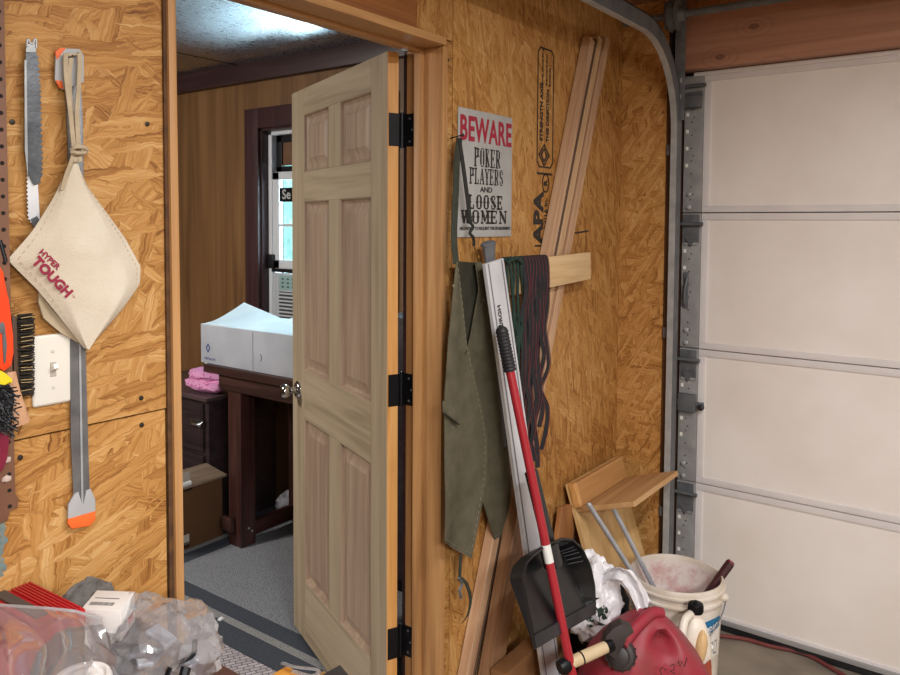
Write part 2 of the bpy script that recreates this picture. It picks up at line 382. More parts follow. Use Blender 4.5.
for zc in (1.849,1.107,.363):
    b=nb(); h=.046
    tube(b,[PIN+Z*(zc-h-.004),PIN+Z*(zc+h+.004)],.0058,12)
    for k in (-.6,-.2,.2,.6): lathe(b,[(.0064,-.001),(.0064,.001)],PIN+Z*(zc+h*k),12)
    hg=obj('hinge',b,'black',dr)
    b=nb(); e0=dpt(-.0026,.002,zc); e1=PIN+Z*zc; ax=(e1-e0); ax.z=0
    obox(b,dpt(-.0028,DT*.56,zc),(DD,DN,Z),(.0012,DT*.46,h),.0005,1)
    tube(b,[dpt(-.003,DT*.98,zc),e1],.0018,6,True)
    obox(b,(dpt(-.003,DT,zc)+e1)/2,((e1-dpt(-.003,DT,zc)),Z,(e1-dpt(-.003,DT,zc)).cross(Z)),((e1-dpt(-.003,DT,zc)).length/2,h,.0011))
    obj('leaf',b,'black',hg)
    b=nb(); box(b,XR-.0022,XR-.0002,.093,.134,zc-h,zc+h,.0005,1); obj('leaf',b,'black',hg)
    b=nb()
    for k in(-.7,0,.7): lathe(b,[(.0035,0),(.0035,.0008)],V((XR-.0022,.112 if k else .103,zc+h*k)),10,Matrix.Rotation(-PI/2,3,'Y'))
    obj('screw',b,'steel_d',hg)
# knob on the seen face
chrome=metal('polished chrome',(205,205,208),.14)
kb=dpt(.767,0,.963); Rk=frame(kb,DD,Z).to_3x3(); 
if (Rk@Z).dot(DN)<0: Rk=Rk@Matrix.Rotation(PI,3,'X')
b=nb(); lathe(b,[(.033,0),(.033,.004),(.027,.009),(.013,.012),(.011,.030),(.018,.036),(.025,.046),(.027,.056),(.024,.064),(.012,.068)],kb,28,Rk)
lathe(b,[(.033,0),(.033,.004),(.027,.009),(.013,.012),(.011,.030),(.018,.036),(.025,.046),(.027,.056),(.012,.068)],dpt(.767,DT,.963),28,Rk@Matrix.Rotation(PI,3,'X'))
obj('knob',b,chrome,dr,60)
# ================================================================== GARAGE DOOR (door_2), tracks, shaft
GX=.118; GY=-.212; EY=-.286; YE=-5.0; ZB=.035; SH=.533
gd=bpy.data.objects.new('door_2',None); C.objects.link(gd); gd.location=(GX,-2.6,0); gd['kind']='structure'; gd['label']='white sectional garage door'
for k in range(4):
    z0=ZB+SH*k; z1=z0+SH-.0035
    b=nb(); box(b,GX+.006,GX+.04,GY,YE,z0,z1)
    sec=obj('section',b,'white_door',gd)
    b=nb(); box(b,GX,GX+.0065,EY-.0,YE,z1-.026,z1,.002); box(b,GX,GX+.0065,EY,YE,z0,z0+.024,.002); box(b,GX+.001,GX+.0065,EY-.026,EY,z0+.0245,z1-.0265,.0015)
    if k==3: box(b,GX-.006,GX+.0,EY+.04,YE,z1-.004,z1+.012,.002)
    obj('edge_rail',b,'white_rail',sec)
    b=nb(); box(b,GX-.003,GX+.006,EY+.001,GY,z0+.002,z1-.0,.0015); es=obj('end_stile',b,'steel',sec)
    b=nb()
    for j in range(4):
        zz=z1-.155-.066*j
        box(b,GX-.0045,GX-.0028,GY-.018,GY-.0075,zz,zz+.014)
    obj('slot',b,paint('white door seen through slots',(235,232,228),None,5,.5),es)
    b=nb()
    for j in range(9):
        zz=z0+.05+.05*j; lathe(b,[(.0028,0),(.0028,.001)],V((GX-.003,GY-.03,zz)),8,Matrix.Rotation(-PI/2,3,'Y'))
        if j%3==0: lathe(b,[(.0028,0),(.0028,.001)],V((GX-.003,GY-.038,zz+.02)),8,Matrix.Rotation(-PI/2,3,'Y'))
    obj('punched_hole',b,'rubber',es)
    # roller hinge across the top of each section
    zt=z1-.03
    b=nb(); box(b,GX-.008,GX-.0032,EY+.006,GY-.004,zt-.085,zt+.025,.002)
    prism(b,[(GX-.014,GY-.012,zt-.06),(GX-.014,EY+.012,zt-.06),(GX-.014,(GY+EY)/2,zt-.1)],(.008,0,0))
    hg=obj('roller_hinge',b,'steel_d',sec)
    b=nb(); tube(b,[(GX-.022,-.205,zt-.012),(GX-.022,EY-.012,zt-.012)],.0075,12); obj('roller_tube',b,'steel_d',hg)
    b=nb()
    for dz in (.0,-.05): 
        lathe(b,[(.010,0),(.010,.004),(.006,.006),(.006,.010),(.002,.011)],V((GX-.008,GY-.026,z0+.07+dz)),6,Matrix.Rotation(-PI/2,3,'Y'))
    obj('bolt',b,'steel_l',hg)
    if k<3:
        b=nb(); box(b,GX-.0075,GX-.003,EY+.008,GY-.008,z1-.125,z1-.045,.006)
        obj('hinge_leaf',b,'steel',hg)
b=nb(); box(b,GX+.002,GX+.038,GY,YE,.0,ZB-.001,.006); obj('bottom_seal',b,'rubber',gd)
b=nb(); box(b,GX-.006,GX+.0,EY-.01,YE,.03,ZB+.014,.002); obj('bottom_rail',b,paint('aluminium bottom strip',(176,176,178),None,5,.4,.4),gd)
# slide lock on the second section
zl=hx(690,402,GX).z
b=nb(); box(b,GX-.03,GX-.003,EY+.002,GY-.004,zl-.035,zl+.035,.004); lk=obj('slide_lock',b,'steel_d',gd)
b=nb(); box(b,GX-.024,GX-.012,-.205,EY-.03,zl-.008,zl+.008,.002); obj('lock_bar',b,'steel_d',lk)
b=nb(); lathe(b,[(.012,0),(.012,.012),(.006,.016)],V((GX-.02,EY-.022,zl-.01)),10,Matrix.Rotation(-PI/2,3,'Y')); obj('lock_knob',b,'rubber',lk)
zl2=hx(690,290,GX).z
b=nb(); box(b,GX-.012,GX-.003,GY-.012,GY-.03,zl2-.07,zl2+.07,.002)
tube(b,smooth([(GX-.02,GY-.02,zl2-.055),(GX-.03,GY-.024,zl2),(GX-.02,GY-.03,zl2+.05)]),.005,8)
obj('latch',b,'steel_d',gd)
# top bracket
zt=ZB+4*SH
b=nb(); box(b,GX-.01,GX-.003,EY+.002,GY+.0,zt-.075,zt-.01,.001); tb=obj('top_bracket',b,'steel',gd)
b=nb(); box(b,GX-.045,GX-.006,-.225,EY+.004,zt-.13,zt-.085,.003); tube(b,[(GX-.03,-.2,zt-.08),(GX-.03,EY-.002,zt-.076)],.008,10); obj('roller_carrier',b,'steel_d',tb)
# ---- track: vertical run, bend, horizontal run back under the ceiling
TX=-.035; TYa,TYb=-.237,-.2145; R=.31; ZH=2.25
pth=[V((TX,0,0)),V((TX,0,ZH-R))]+[V((TX-R+R*math.cos(a),0,ZH-R+R*math.sin(a))) for a in [PI/2*i/10 for i in range(1,11)]]+[V((-3.0,0,ZH))]
def sweep(bm,prof):
    """profile of (along normal, y) swept along the bend; normal points to the inside of the bend"""
    rings=[]
    for i,p in enumerate(pth):
        t=(pth[min(i+1,len(pth)-1)]-pth[max(i-1,0)]).normalized(); nrm=V((-t.z,0,t.x))
        if i==0: nrm=V((-1,0,0))
        rings.append([bm.verts.new(p+nrm*a+V((0,y,0))) for a,y in prof])
    n=len(prof)
    for A,B in zip(rings,rings[1:]):
        for j in range(n): bm.faces.new((A[j],A[(j+1)%n],B[(j+1)%n],B[j]))
    bm.faces.new(rings[0]); bm.faces.new(rings[-1][::-1]); return bm
tk=thing('garage_door_track','galvanised steel door track bending from upright to overhead beside the white garage door','track',(TX,-.22,0))
b=nb(); sweep(b,[(0,TYb),(.003,TYb),(.003,TYa),(0,TYa)]); obj('face_flange',b,'steel_l',tk,50)
b=nb(); sweep(b,[(0,TYa),(0,TYa+.003),(-.055,TYa+.003),(-.055,TYa)]); obj('channel_web',b,'steel_d',tk,50)
b=nb(); sweep(b,[(-.052,TYb),(-.055,TYb),(-.055,TYa),(-.052,TYa)]); obj('channel_lip',b,'steel',tk,50)
for zz in (.45,1.15,1.85):
    b=nb(); box(b,TX+.02,.01,-.205,-.19,zz,zz+.04,.002); obj('wall_bracket',b,'steel_d',tk)
b=nb(); box(b,-.012,.0-.002,-.252,-.215,ZH-.27,GC-.01,.001)
for i in range(9): lathe(b,[(.004,0),(.004,.001)],V((-.0125,-.232,ZH-.24+.045*i)),8,Matrix.Rotation(-PI/2,3,'Y'))
obj('angle_iron',b,'steel_d',tk)
b=nb(); box(b,-.0136,-.0128,-.243,-.238,2.06,2.075); obj('slot',b,'steel_l',tk); b=nb(); box(b,-.0136,-.0128,-.243,-.238,2.12,2.135); obj('slot',b,paint('bright slot',(190,190,190),None,5),tk)
# ---- torsion shaft with drum
ZS=2.36; XS=-.06
sh=thing('torsion_shaft','dark steel torsion shaft with cable drum above the garage door','shaft',(XS,-1.5,ZS-.08))
b=nb(); tube(b,[(XS,-.03,ZS),(XS,-4.9,ZS)],.0135,14); obj('shaft',b,'steel_d',sh)
b=nb(); Ry=Matrix.Rotation(PI/2,3,'X')
lathe(b,[(.015,0),(.055,.0),(.058,.006),(.050,.008),(.050,.014),(.052,.016),(.050,.018),(.052,.022),(.050,.024),(.056,.03),(.058,.034),(.03,.036),(.022,.06),(.015,.06)],V((XS,-.21,ZS)),30,Ry)
obj('cable_drum',b,'steel_d',sh,40)
b=nb(); tube(b,[(XS,-.2,ZS),(XS,-.197,ZS)],.03,20); box(b,XS-.03,0,-.203,-.199,ZS-.05,ZS+.05,.002); obj('bearing_plate',b,'steel_d',sh)
b=nb(); tube(b,[(XS+.052,-.226,ZS),(XS+.055,-.226,1.4)],.0016,6); obj('lift_cable',b,'steel',sh)
b=nb(); tube(b,[(XS,-.8,ZS),(XS,-3.4,ZS)],.03,16); obj('torsion_spring',b,'rubber',sh)
# ================================================================== FAR ROOM (behind the open door)
X2=.02; FC=2.49; YB=4.3
MT['rugdark']=paint('charcoal carpet',(84,89,99),(66,71,80),160,.95,0,.6,400,.1)
def carpet(name,a,c):
    s=N(name); o=s.obj()
    w=s.a('ShaderNodeTexVoronoi',{'Vector':s.mp(o,rot=(0,0,.6)),'Scale':210.0}); f=w.outputs['Distance']
    col=s.mixc(s.ramp(f,[(.2,(1,1,1,1)),(.75,(0,0,0,1))]),lin(a),lin(c))
    return s.fin(col,.95,0,f,.6,.004,.1)
MT['rugfield']=carpet('grey looped carpet',(112,117,126),(166,168,172)); MT['rugline']=carpet('pale carpet stripe',(128,130,132),(168,168,168))
struct('floor_far_room',box(nb(),-5,X2+.1,.0,YB,-.08,-.012),paint('far room floor',(96,84,74),(78,68,60),6,.7))
struct('wall_far_end',(lambda b:(box(b,X2,X2+.1,.115,1.28,-.08,FC),box(b,X2,X2+.1,2.185,YB+.1,-.08,FC),box(b,X2,X2+.1,1.28,2.185,2.12,FC),box(b,X2,X2+.1,1.28,2.185,-.08,.93),b)[-1])(nb()),'panel')
struct('wall_far_back',box(nb(),-5,X2,YB,YB+.1,-.08,FC),wood('brown wall panelling along the back',(92,62,36),(118,84,50),(138,102,64),2,0,.5,.35))
struct('wall_far_west',box(nb(),-5.1,-5,.115,YB+.1,-.08,FC),'panel')
b=nb(); box(b,-5,XL-.03,.115,.125,0,FC); box(b,XR+.03,X2,.115,.125,0,FC); box(b,XL-.03,XR+.03,.115,.125,HZ+.03,FC); struct('wall_far_near',b,'panel')
s=N('ribbed silvery ceiling'); o=s.obj()
nz=s.noise(s.mp(o,sc=(40,120,1)),1.0,3,.7); nz2=s.noise(o,5,3)
seamw=s.a('ShaderNodeTexWave',{'Vector':o,'Scale':.27,'Distortion':0.0},wave_type='BANDS',bands_direction='Y').outputs['Fac']
c_=s.mixc(s.math('LESS_THAN',seamw,.0006),s.mixc(nz2,lin((176,178,184)),lin((210,214,220))),lin((60,60,66)))
MT['foil']=s.fin(c_,s.math('ADD',.18,s.math('MULTIPLY',nz,.22)),1.0,nz,.15,.004)
b=nb(); RP,RA=.022,.0025; nr=int((YB-.115)/RP)*8
rows=[]
for i in range(nr+1):
    y=.115+RP*i/8; z=FC-RA+RA*math.cos(2*PI*i/8); rows.append([b.verts.new((x,y,z)) for x in (-5,-2.5,X2+.001)])
for A,B in zip(rows,rows[1:]):
    for k in range(2): b.faces.new((A[k],B[k],B[k+1],A[k+1]))
me_up=box(b,-5,X2+.1,.115,YB+.1,FC+.004,FC+.05)
o=obj('ceiling_far_room',b,'foil',None,179,None,False); o['kind']='structure'
z0=hx(178,95,X2).z; z1=FC
b=nb(); box(b,X2-.05,X2,.125,YB,z0,z1-.001,.004); struct('trim_far_crown',b,'darktrim')
b=nb(); box(b,-5,X2-.051,YB-.05,YB,z0,z1-.001,.004); struct('trim_far_back_crown',b,'darktrim')
# window_1: dark casing, deep reveal, white sashes, glass
wY1,wY0,wZ1,wZ0=2.185,1.28,2.12,.93
wn=bpy.data.objects.new('window_1',None); C.objects.link(wn); wn.location=(X2,1.72,wZ0); wn['kind']='structure'; wn['label']='double-hung window in dark purple-brown casing'
b=nb(); c=.115
box(b,X2-.022,X2,wY1,wY1+c,wZ0-.1,wZ1+c,.003); box(b,X2-.022,X2,wY0-c,wY0,wZ0-.1,wZ1+c,.003); box(b,X2-.022,X2,wY0,wY1,wZ1,wZ1+c,.003); box(b,X2-.03,X2,wY0,wY1,wZ0-.1,wZ0,.003)
obj('casing',b,wood('dark purple-brown casing',(44,26,28),(62,38,40),(76,50,50),2,0,.42),wn)
b=nb(); D_=.16
box(b,X2,X2+D_,wY1-.012,wY1,wZ0,wZ1); box(b,X2,X2+D_,wY0,wY0+.012,wZ0,wZ1); box(b,X2,X2+D_,wY0,wY1,wZ1-.012,wZ1); box(b,X2,X2+D_,wY0,wY1,wZ0,wZ0+.012)
obj('reveal',b,wood('dark reveal',(40,24,26),(56,34,38),(68,46,48),2,0,.4),wn)
white_v=paint('white vinyl sash',(222,226,232),None,5,.4); blackf=paint('black sash strip',(22,22,26),None,5,.4)
A,Bq=wY1-.012,wY0+.012
b=nb(); x0=X2+.045
box(b,x0,x0+.07,A-.03,A,wZ0+.012,wZ1-.012,.003); box(b,x0,x0+.07,Bq,Bq+.03,wZ0+.012,wZ1-.012,.003); box(b,x0,x0+.07,Bq,A,wZ1-.035,wZ1-.012,.003)
obj('frame',b,white_v,wn)
zm=1.868
b=nb(); box(b,x0+.035,x0+.06,A-.075,A-.03,zm,wZ1-.035,.002); box(b,x0+.035,x0+.06,Bq+.03,Bq+.075,zm,wZ1-.035,.002); box(b,x0+.035,x0+.06,Bq+.03,A-.03,wZ1-.075,wZ1-.035,.002); box(b,x0+.035,x0+.06,Bq+.03,A-.03,zm,zm+.04,.002)
us_=obj('upper_sash',b,blackf,wn)
glass=film('window glass',(228,240,240),.02,.02,.2)
b=nb(); box(b,x0+.047,x0+.05,Bq+.07,A-.07,zm+.04,wZ1-.07); obj('pane',b,glass,us_)
b=nb(); box(b,x0+.0465,x0+.0469,1.62,A-.075,zm+.045,wZ1-.075); obj('brown_reflection_patch',b,paint('brown reflection in upper pane',(120,84,58),(100,70,48),12,.7),us_)  # flat brown sheet painted in for the reflection on the upper glass
zl0,zl1=1.325,1.875
b=nb(); box(b,x0+.005,x0+.032,A-.085,A-.03,zl0,zl1,.003); box(b,x0+.005,x0+.032,Bq+.03,Bq+.085,zl0,zl1,.003); box(b,x0+.005,x0+.032,Bq+.03,A-.03,zl1-.045,zl1,.003); box(b,x0+.005,x0+.032,Bq+.03,A-.03,zl0,zl0+.05,.003); box(b,x0+.01,x0+.028,Bq+.06,A-.06,1.565,1.580,.002)
ls_=obj('lower_sash',b,white_v,wn)
b=nb(); box(b,x0+.017,x0+.02,Bq+.08,A-.08,zl0+.045,zl1-.04); obj('pane',b,glass,ls_)
b=nb(); box(b,x0-.01,x0+.03,A-.05,A-.0,zl0+.0,zl0+.08,.003); box(b,x0-.005,x0+.03,Bq+.03,A-.03,zl0-.02,zl0,.002); obj('sash_stop',b,blackf,wn)
# dark sign with pale letters in the window
q0=hx(280,188,x0); q1=hx(280,202,x0)
sg=thing('window_sign','small black sign with pale letters hanging in the far window','sign',(x0,1.92,q1.z))
b=nb(); box(b,x0-.004,x0,1.62,q0.y,q1.z,q0.z,.001); obj('plate',b,'black',sg)
b=nb(); text(b,'Se',frame((x0-.0045,q0.y-.022,(q0.z+q1.z)/2),(0,-1,0),(0,0,1)),.075,.0004,.001,1,'LEFT'); obj('lettering',b,paint('pale letters',(205,205,205),None,5),sg,0)
# air conditioner
ac=thing('window_air_conditioner','white window air conditioner with louvred grille under the raised sash','air conditioner',(.1,1.72,.945))
b=nb(); box(b,X2-.03,X2+.5,1.45,2.015,.945,1.305,.012); obj('housing',b,paint('grey-white appliance plastic',(186,190,194),(172,176,180),4,.5),ac)
b=nb(); box(b,X2-.034,X2-.029,1.75,1.995,1.215,1.295,.002); cp=obj('control_panel',b,paint('pale teal control panel',(150,178,176),None,5,.4),ac)
dkb=paint('dark buttons',(54,72,76),None,5)
for i in range(5):
    for j in range(3): b=nb(); box(b,X2-.0355,X2-.0338,1.79+.042*i,1.806+.042*i,1.228+.022*j,1.236+.022*j); obj('button',b,dkb,cp)
b=nb()
for i in range(11): obox(b,(X2-.034,1.73,1.195-.0205*i),(X,Y,V((.5,0,1))),(.006,.265,.0045),.001,1)
obj('grille_slat',b,paint('light grille slats',(196,200,204),None,5,.5),ac)
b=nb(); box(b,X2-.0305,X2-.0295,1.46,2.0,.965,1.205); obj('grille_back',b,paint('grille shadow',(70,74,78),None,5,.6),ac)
b=nb(); box(b,X2+.05,X2+.06,2.02,2.145,.945,1.30)
for i in range(9): box(b,X2+.044,X2+.05,2.024+.0135*i,2.030+.0135*i,.95,1.30,.001,1)
obj('side_curtain',b,white_v,ac)
# outside, seen only through the glass: glowing sheet in pale leaf colours for daylight
s=N('glowing pale leaves outside'); o=s.obj(); s.n.remove(s.b)
e=s.a('ShaderNodeEmission',{'Color':s.ramp(s.noise(o,6,5,.7),[(.3,lin((110,165,160))),(.5,lin((150,205,205))),(.7,lin((205,235,238)))]),'Strength':3.0}); s.l.new(e.outputs[0],s.out.inputs[0])
b=nb(); grid(b,lambda u,v:(2.6+.15*math.sin(9*u),-1+6*u,-.5+4.2*v),24,12); o=obj('glowing_foliage_sheet',b,s.m); o['kind']='structure'
# ---- rug with two striped borders
rug=thing('striped_border_rug','grey rug with charcoal and pale striped border behind the open door','rug',(-.6,1.1,-.012))
def slab(bm,x0,x1,y0,y1,z): return box(bm,x0,x1,y0,y1,-.0115,z,.001,1)
b=nb(); slab(b,-1.119,-1.0195,.16,2.0,.0); slab(b,-.984,-.903,.16,1.862,.0); slab(b,-1.0195,-.0,1.900,2.0,.0); slab(b,-.903,-.0,1.772,1.862,.0); obj('dark_border',b,'rugdark',rug)
b=nb(); slab(b,-1.019,-.9845,.16,1.8995,.0005); slab(b,-.984,-.0,1.8625,1.8995,.0005); obj('pale_stripe',b,'rugline',rug)
b=nb(); slab(b,-.9025,-.0,.16,1.7715,.0005); obj('field',b,'rugfield',rug)
s=N('grey mat with white dashes'); o=s.obj(); bw=s.a('ShaderNodeTexBrick',{'Vector':s.mp(o,rot=(0,0,.5)),'Color1':lin((206,200,206)),'Color2':lin((178,172,178)),'Mortar':lin((112,108,118)),'Scale':24.0,'Mortar Size':.055,'Mortar Smooth':.2,'Bias':0.0,'Brick Width':.9,'Row Height':.42})
b=nb(); box(b,-2.03,-1.122,.14,1.9,-.0115,-.003,.002); solo('woven_mat',b,s.fin(bw.outputs[0],.9,0,bw.outputs[1],.4,.004),'grey woven mat with white dashes lying against the striped rug','mat')
b=nb(); P=hz(221,619,.004); blob(b,P,(.013,.010,.007),None,2,.5,2,3); solo('paper_scrap',b,paint('white scrap',(232,234,240),None,5,.7),'tiny white scrap lying on the rug border','scrap')
# ---- table carrying the white box
MT['dkwood']=wood('dark mahogany',(38,22,20),(60,34,30),(80,48,42),2,0,.38)
MT['dkwood_y']=wood('dark mahogany rails',(38,24,22),(60,38,34),(80,54,48),1,0,.38)
tb=thing('mahogany_table','dark mahogany table with stout square leg under the white box','table',(-.27,1.3,-.012))
b=nb(); box(b,-.57,X2-.06,.98,1.93,.845,.885,.004); obj('table_top',b,'dkwood_y',tb)
b=nb(); box(b,-.545,-.525,1.0,1.815,.768,.845,.002); box(b,-.545,-.10,1.815,1.84,.768,.845,.002); obj('apron',b,'dkwood_y',tb)
for yy,xx in ((1.735,-.492),(1.06,-.492),(1.735,-.1),(1.06,-.1)):
    b=nb(); box(b,xx-.044,xx+.044,yy-.048,yy+.048,0.001,.845,.004); lg=obj('leg',b,'dkwood',tb)
    if xx<-.4 and yy>1.5:
        b=nb(); box(b,xx-.07,xx-.0485,yy+.0,yy+.07,.075,.145,.003); obj('foot_block',b,'dkwood_y',lg)
        b=nb()
        for dz,dx in ((.09,.0),(.07,.02)): lathe(b,[(.006,0),(.006,.003),(.002,.005)],V((xx+dx,yy-.0483,dz)),10,Matrix.Rotation(PI/2,3,'X'))
        obj('screw',b,'steel',lg)
b=nb(); box(b,-.447,-.145,1.72,1.75,.03,.10,.003); obj('stretcher',b,wood('mahogany stretcher',(44,22,20),(66,34,30),(84,46,40),0,0,.4),tb)
# ---- white carton with lifted flap
MT['carton_w']=paint('white corrugated carton',(186,190,200),(170,175,186),6,.7,0,.08,120)
xb=-.55; y1b,y0b,zb0,zb1=1.975,1.03,.886,1.078
ct=thing('white_carton','long white cardboard carton with its lid lifted on the dark table','box',(-.35,1.5,zb0))
b=nb(); box(b,xb,-.12,y0b,y1b,zb0,zb1,.004); obj('body',b,'carton_w',ct)
pk=hx(243,302,-.32)
b=nb()
L0,L1=V((xb+.002,y1b,zb1+.002)),V((xb+.002,y0b,zb1+.004))
bk_=[V((-.30,y1b,zb1+.004)),pk,V((-.30,1.66,zb1+.030)),V((-.22,1.35,zb1+.022)),V((-.2,y0b,zb1+.010))]
def flap(u,v):
    uu_=u; f=L0.lerp(L1,uu_); yv=f.y
    for A,B in zip(bk_,bk_[1:]):
        if B.y<=yv<=A.y: back=A.lerp(B,(A.y-yv)/(A.y-B.y)); break
    else: back=bk_[-1] if yv<bk_[-1].y else bk_[0]
    return f.lerp(back,v)+V((0,0,-.010*math.sin(PI*v)*math.sin(PI*min(1,u*3))))
grid(b,flap,36,10,.003); obj('lid_flap',b,paint('white carton lid',(226,236,242),(206,220,230),5,.6),ct,25)
b=nb(); grid(b,lambda u,v:(-.33+.26*v,1.70-.62*u,zb1+.004+.075*math.sin(PI*min(1,u*1.15))*(.35+.65*math.sin(PI*v))),20,10,.003); obj('tissue_paper',b,paint('white tissue',(232,240,244),(214,226,234),7,.6),ct,25)
def onx(px,py): return hx(px,py,xb-.0008)
c0=onx(208,348); 
b=nb()
for k in range(4):
    a=[V((0,.014,0)),V((0,0,.019)),V((0,-.014,0)),V((0,0,-.019))]; p,q=a[k],a[(k+1)%4]; d=(q-p).normalized()
    obox(b,c0+(p+q)/2,(d,X,d.cross(X)),((q-p).length/2+.001,.0006,.0028))
obj('printed_emblem',b,paint('blue carton emblem',(62,72,140),None,5,.7),ct,0); b=nb(); text(b,'METALUX',frame(onx(210,359),(0,-1,0),(0,0,1)),.016,.0004,.0,1.2); obj('printed_mark',b,paint('blue carton print',(62,72,140),None,5,.7),ct,0)
b=nb(); box(b,xb-.0006,xb+.001,1.575,1.579,zb0+.004,zb1-.004); q=onx(261,358); tube(b,smooth([q+V((0,.004,.016)),q+V((0,-.003,.002)),q+V((0,.002,-.016))],4),.0022,6); obj('printed_line',b,paint('grey print line',(120,122,130),None,5,.7),ct,0)
# ---- chest of drawers in the corner
cd=thing('drawer_chest','dark chest of drawers with metal cup pulls behind the table','chest of drawers',(-.25,2.3,-.012))
MT['chest']=wood('near-black walnut',(30,22,26),(46,34,38),(62,48,52),1,0,.4)
cx0,cx1,cy0,cy1,cz=-.50,X2-.06,2.0,2.72,.69
b=nb(); box(b,cx0+.012,cx1,cy0,cy1,.0,cz-.02,.004); obj('carcass',b,'chest',cd)
b=nb(); box(b,cx0-.01,cx1,cy0-.012,cy1+.012,cz-.02,cz,.005); obj('top',b,wood('chest top',(58,46,48),(76,62,64),(92,76,76),1,0,.3),cd)
for k,(za,zb_) in enumerate([(.405,.655),(.14,.385),(.02,.125)]):
    b=nb(); box(b,cx0-.004,cx0+.012,cy0+.03,cy1-.03,za,zb_,.004); dw=obj('drawer',b,'chest',cd)
    b=nb(); box(b,cx0-.0065,cx0-.003,cy0+.042,cy1-.042,za+.012,zb_-.012,.002); obj('raised_field',b,'chest',dw)
    if k<2:
        for yc in (cy0+.075,cy1-.17):
            b=nb(); zc=(za+zb_)/2+.02
            def cup(u,v):
                a=PI*u; r=.021*math.sin(PI*.5*(1-v)+.0); return (cx0-.006-.024*math.sin(PI/2*v)*(.35+.65*math.sin(a))-.001,yc+.054*math.cos(a)*(1-.25*v),zc+.018-.034*v*(1-.3*math.sin(a)))
            grid(b,cup,16,6,.002); box(b,cx0-.009,cx0-.006,yc-.056,yc+.056,zc+.016,zc+.022,.001,1); obj('cup_pull',b,metal('nickel pull',(190,194,200),.25),dw)
# ---- pink folded cloth and white cup on the chest
P=hx(207,389,-.42)
s=N('pink dotted cloth'); o=s.obj(); vo=s.a('ShaderNodeTexVoronoi',{'Vector':o,'Scale':55.0}).outputs['Distance']
MT['pink']=s.fin(s.mixc(s.ramp(vo,[(.28,(1,1,1,1)),(.36,(0,0,0,1))]),lin((226,158,204)),lin((196,96,156))),.85,0,s.noise(o,30),.3,.01)
b=nb()
def roll(dz,ry,rz,dx,seed):
    def f(d,k): return d,k*(1+.06*math.sin(9*d.y+seed))
    blob(b,(-.40+dx,2.13+.0,cz+.004+dz),(.075,ry,rz),None,3,.12,2,seed,f)
roll(.036,.15,.040,0,1); roll(.088,.135,.034,.010,5); roll(.062,.15,.055,.03,9)
solo('folded_pink_cloth',b,'pink','folded pink dotted cloth lying on the dark chest of drawers','cloth')
b=nb(); P=hx(262,390,-.28); blob(b,(-.26,2.03,cz+.010),(.06,.035,.010),None,3,.3,2,4); solo('pink_rag',b,'pink','flat pink rag on the chest top beyond the table leg','rag')
b=nb(); P=hx(202,372,-.36); lathe(b,[(.018,cz+.002),(.022,cz+.03),(.022,cz+.16),(.014,cz+.17)],V((-.30,2.245,0)),18); solo('white_cup',b,paint('white plastic cup',(222,230,238),None,5,.4),'white plastic tub behind the folded pink cloth','tub')
# ---- cardboard box with panels on top
kx1,ky=-.487,1.895
cb=thing('cardboard_box','brown cardboard box on the floor in front of the dark chest','box',(-.73,1.94,-.011))
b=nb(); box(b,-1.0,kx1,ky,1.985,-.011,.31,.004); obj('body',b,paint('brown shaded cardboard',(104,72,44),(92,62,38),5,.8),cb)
b=nb()
for q in [(186,478),(185,541)]:
    b=nb(); p=wy(q[0]-2,q[1],-ky+.0008); box(b,p.x-.03,p.x+.035,ky-.001,ky,max(.0,p.z-.025),p.z+.025); obj('shipping_label',b,MT.setdefault('plabel',paint('pale label',(196,190,180),None,5,.7)),cb)
b=nb()
for i in range(8): box(b,-.715+.006*i,-.712+.006*i+.002*(i%2),ky-.0016,ky-.001,.285,.305)
for i in range(8): box(b,-.735+.006*i,-.732+.006*i+.002*(i%2),ky-.0016,ky-.001,.01,.035)
obj('barcode',b,'black',cb,0)
b=nb(); obox(b,(-.75,1.94,.330),(V((1,.0,.0)),V((0,1,.16)),V((0,-.16,1))),(.262,.085,.006),.002); solo('loose_panel',b,wood('weathered grey-brown board',(110,92,76),(136,116,98),(156,138,118),0,0,.7),'weathered board lying on top of the brown cardboard box','board')
b=nb(); lathe(b,[(.012,-.10),(.012,.10)],V((-.80,1.86,.334)),14,Matrix.Rotation(PI/2,3,'Y')); solo('paper_roll',b,paint('white paper',(226,228,230),None,5,.7),'thin white paper roll at the edge of the loose board','paper roll')
# small item seen low beyond the table: pale crumpled cloth on the floor
b=nb(); P=hz(296,508,.05); blob(b,(-.06,1.87,.05),(.07,.06,.055),None,3,.3,2,12); solo('grey_bundle',b,paint('grey cloth',(150,150,158),(120,120,130),10,.9),'grey cloth bundle on the floor under the table','cloth')
# dark cabinet, of which the slit beside the hinges shows a sliver
q=hx(402,318,-.42)
cbn=thing('dark_cabinet','black cabinet seen through the slit between door edge and jamb','cabinet',(-.22,.75,-.012))
b=nb(); box(b,-.42,-.02,.2,.92,.06,q.z,.004); obj('carcass',b,'chest',cbn)
for yy in (.205,.565):
    b=nb(); box(b,-.436,-.421,yy,yy+.35,.08,q.z-.03,.003); d=obj('door',b,'chest',cbn)
    b=nb(); lathe(b,[(.006,0),(.006,.012),(.013,.018),(.012,.026),(.004,.029)],V((-.436,yy+(.32 if yy<.5 else .03),.62)),16,Matrix.Rotation(-PI/2,3,'Y')); obj('knob',b,'steel_l',d)
b=nb(); box(b,-.40,-.03,.22,.90,.001,.06); obj('plinth',b,'black',cbn)
# ================================================================== RIGHT HALF OF THE DOOR WALL
ink=paint('black ink',(38,34,34),None,5,.6); red_ink=paint('red sign ink',(158,34,58),None,5,.6)
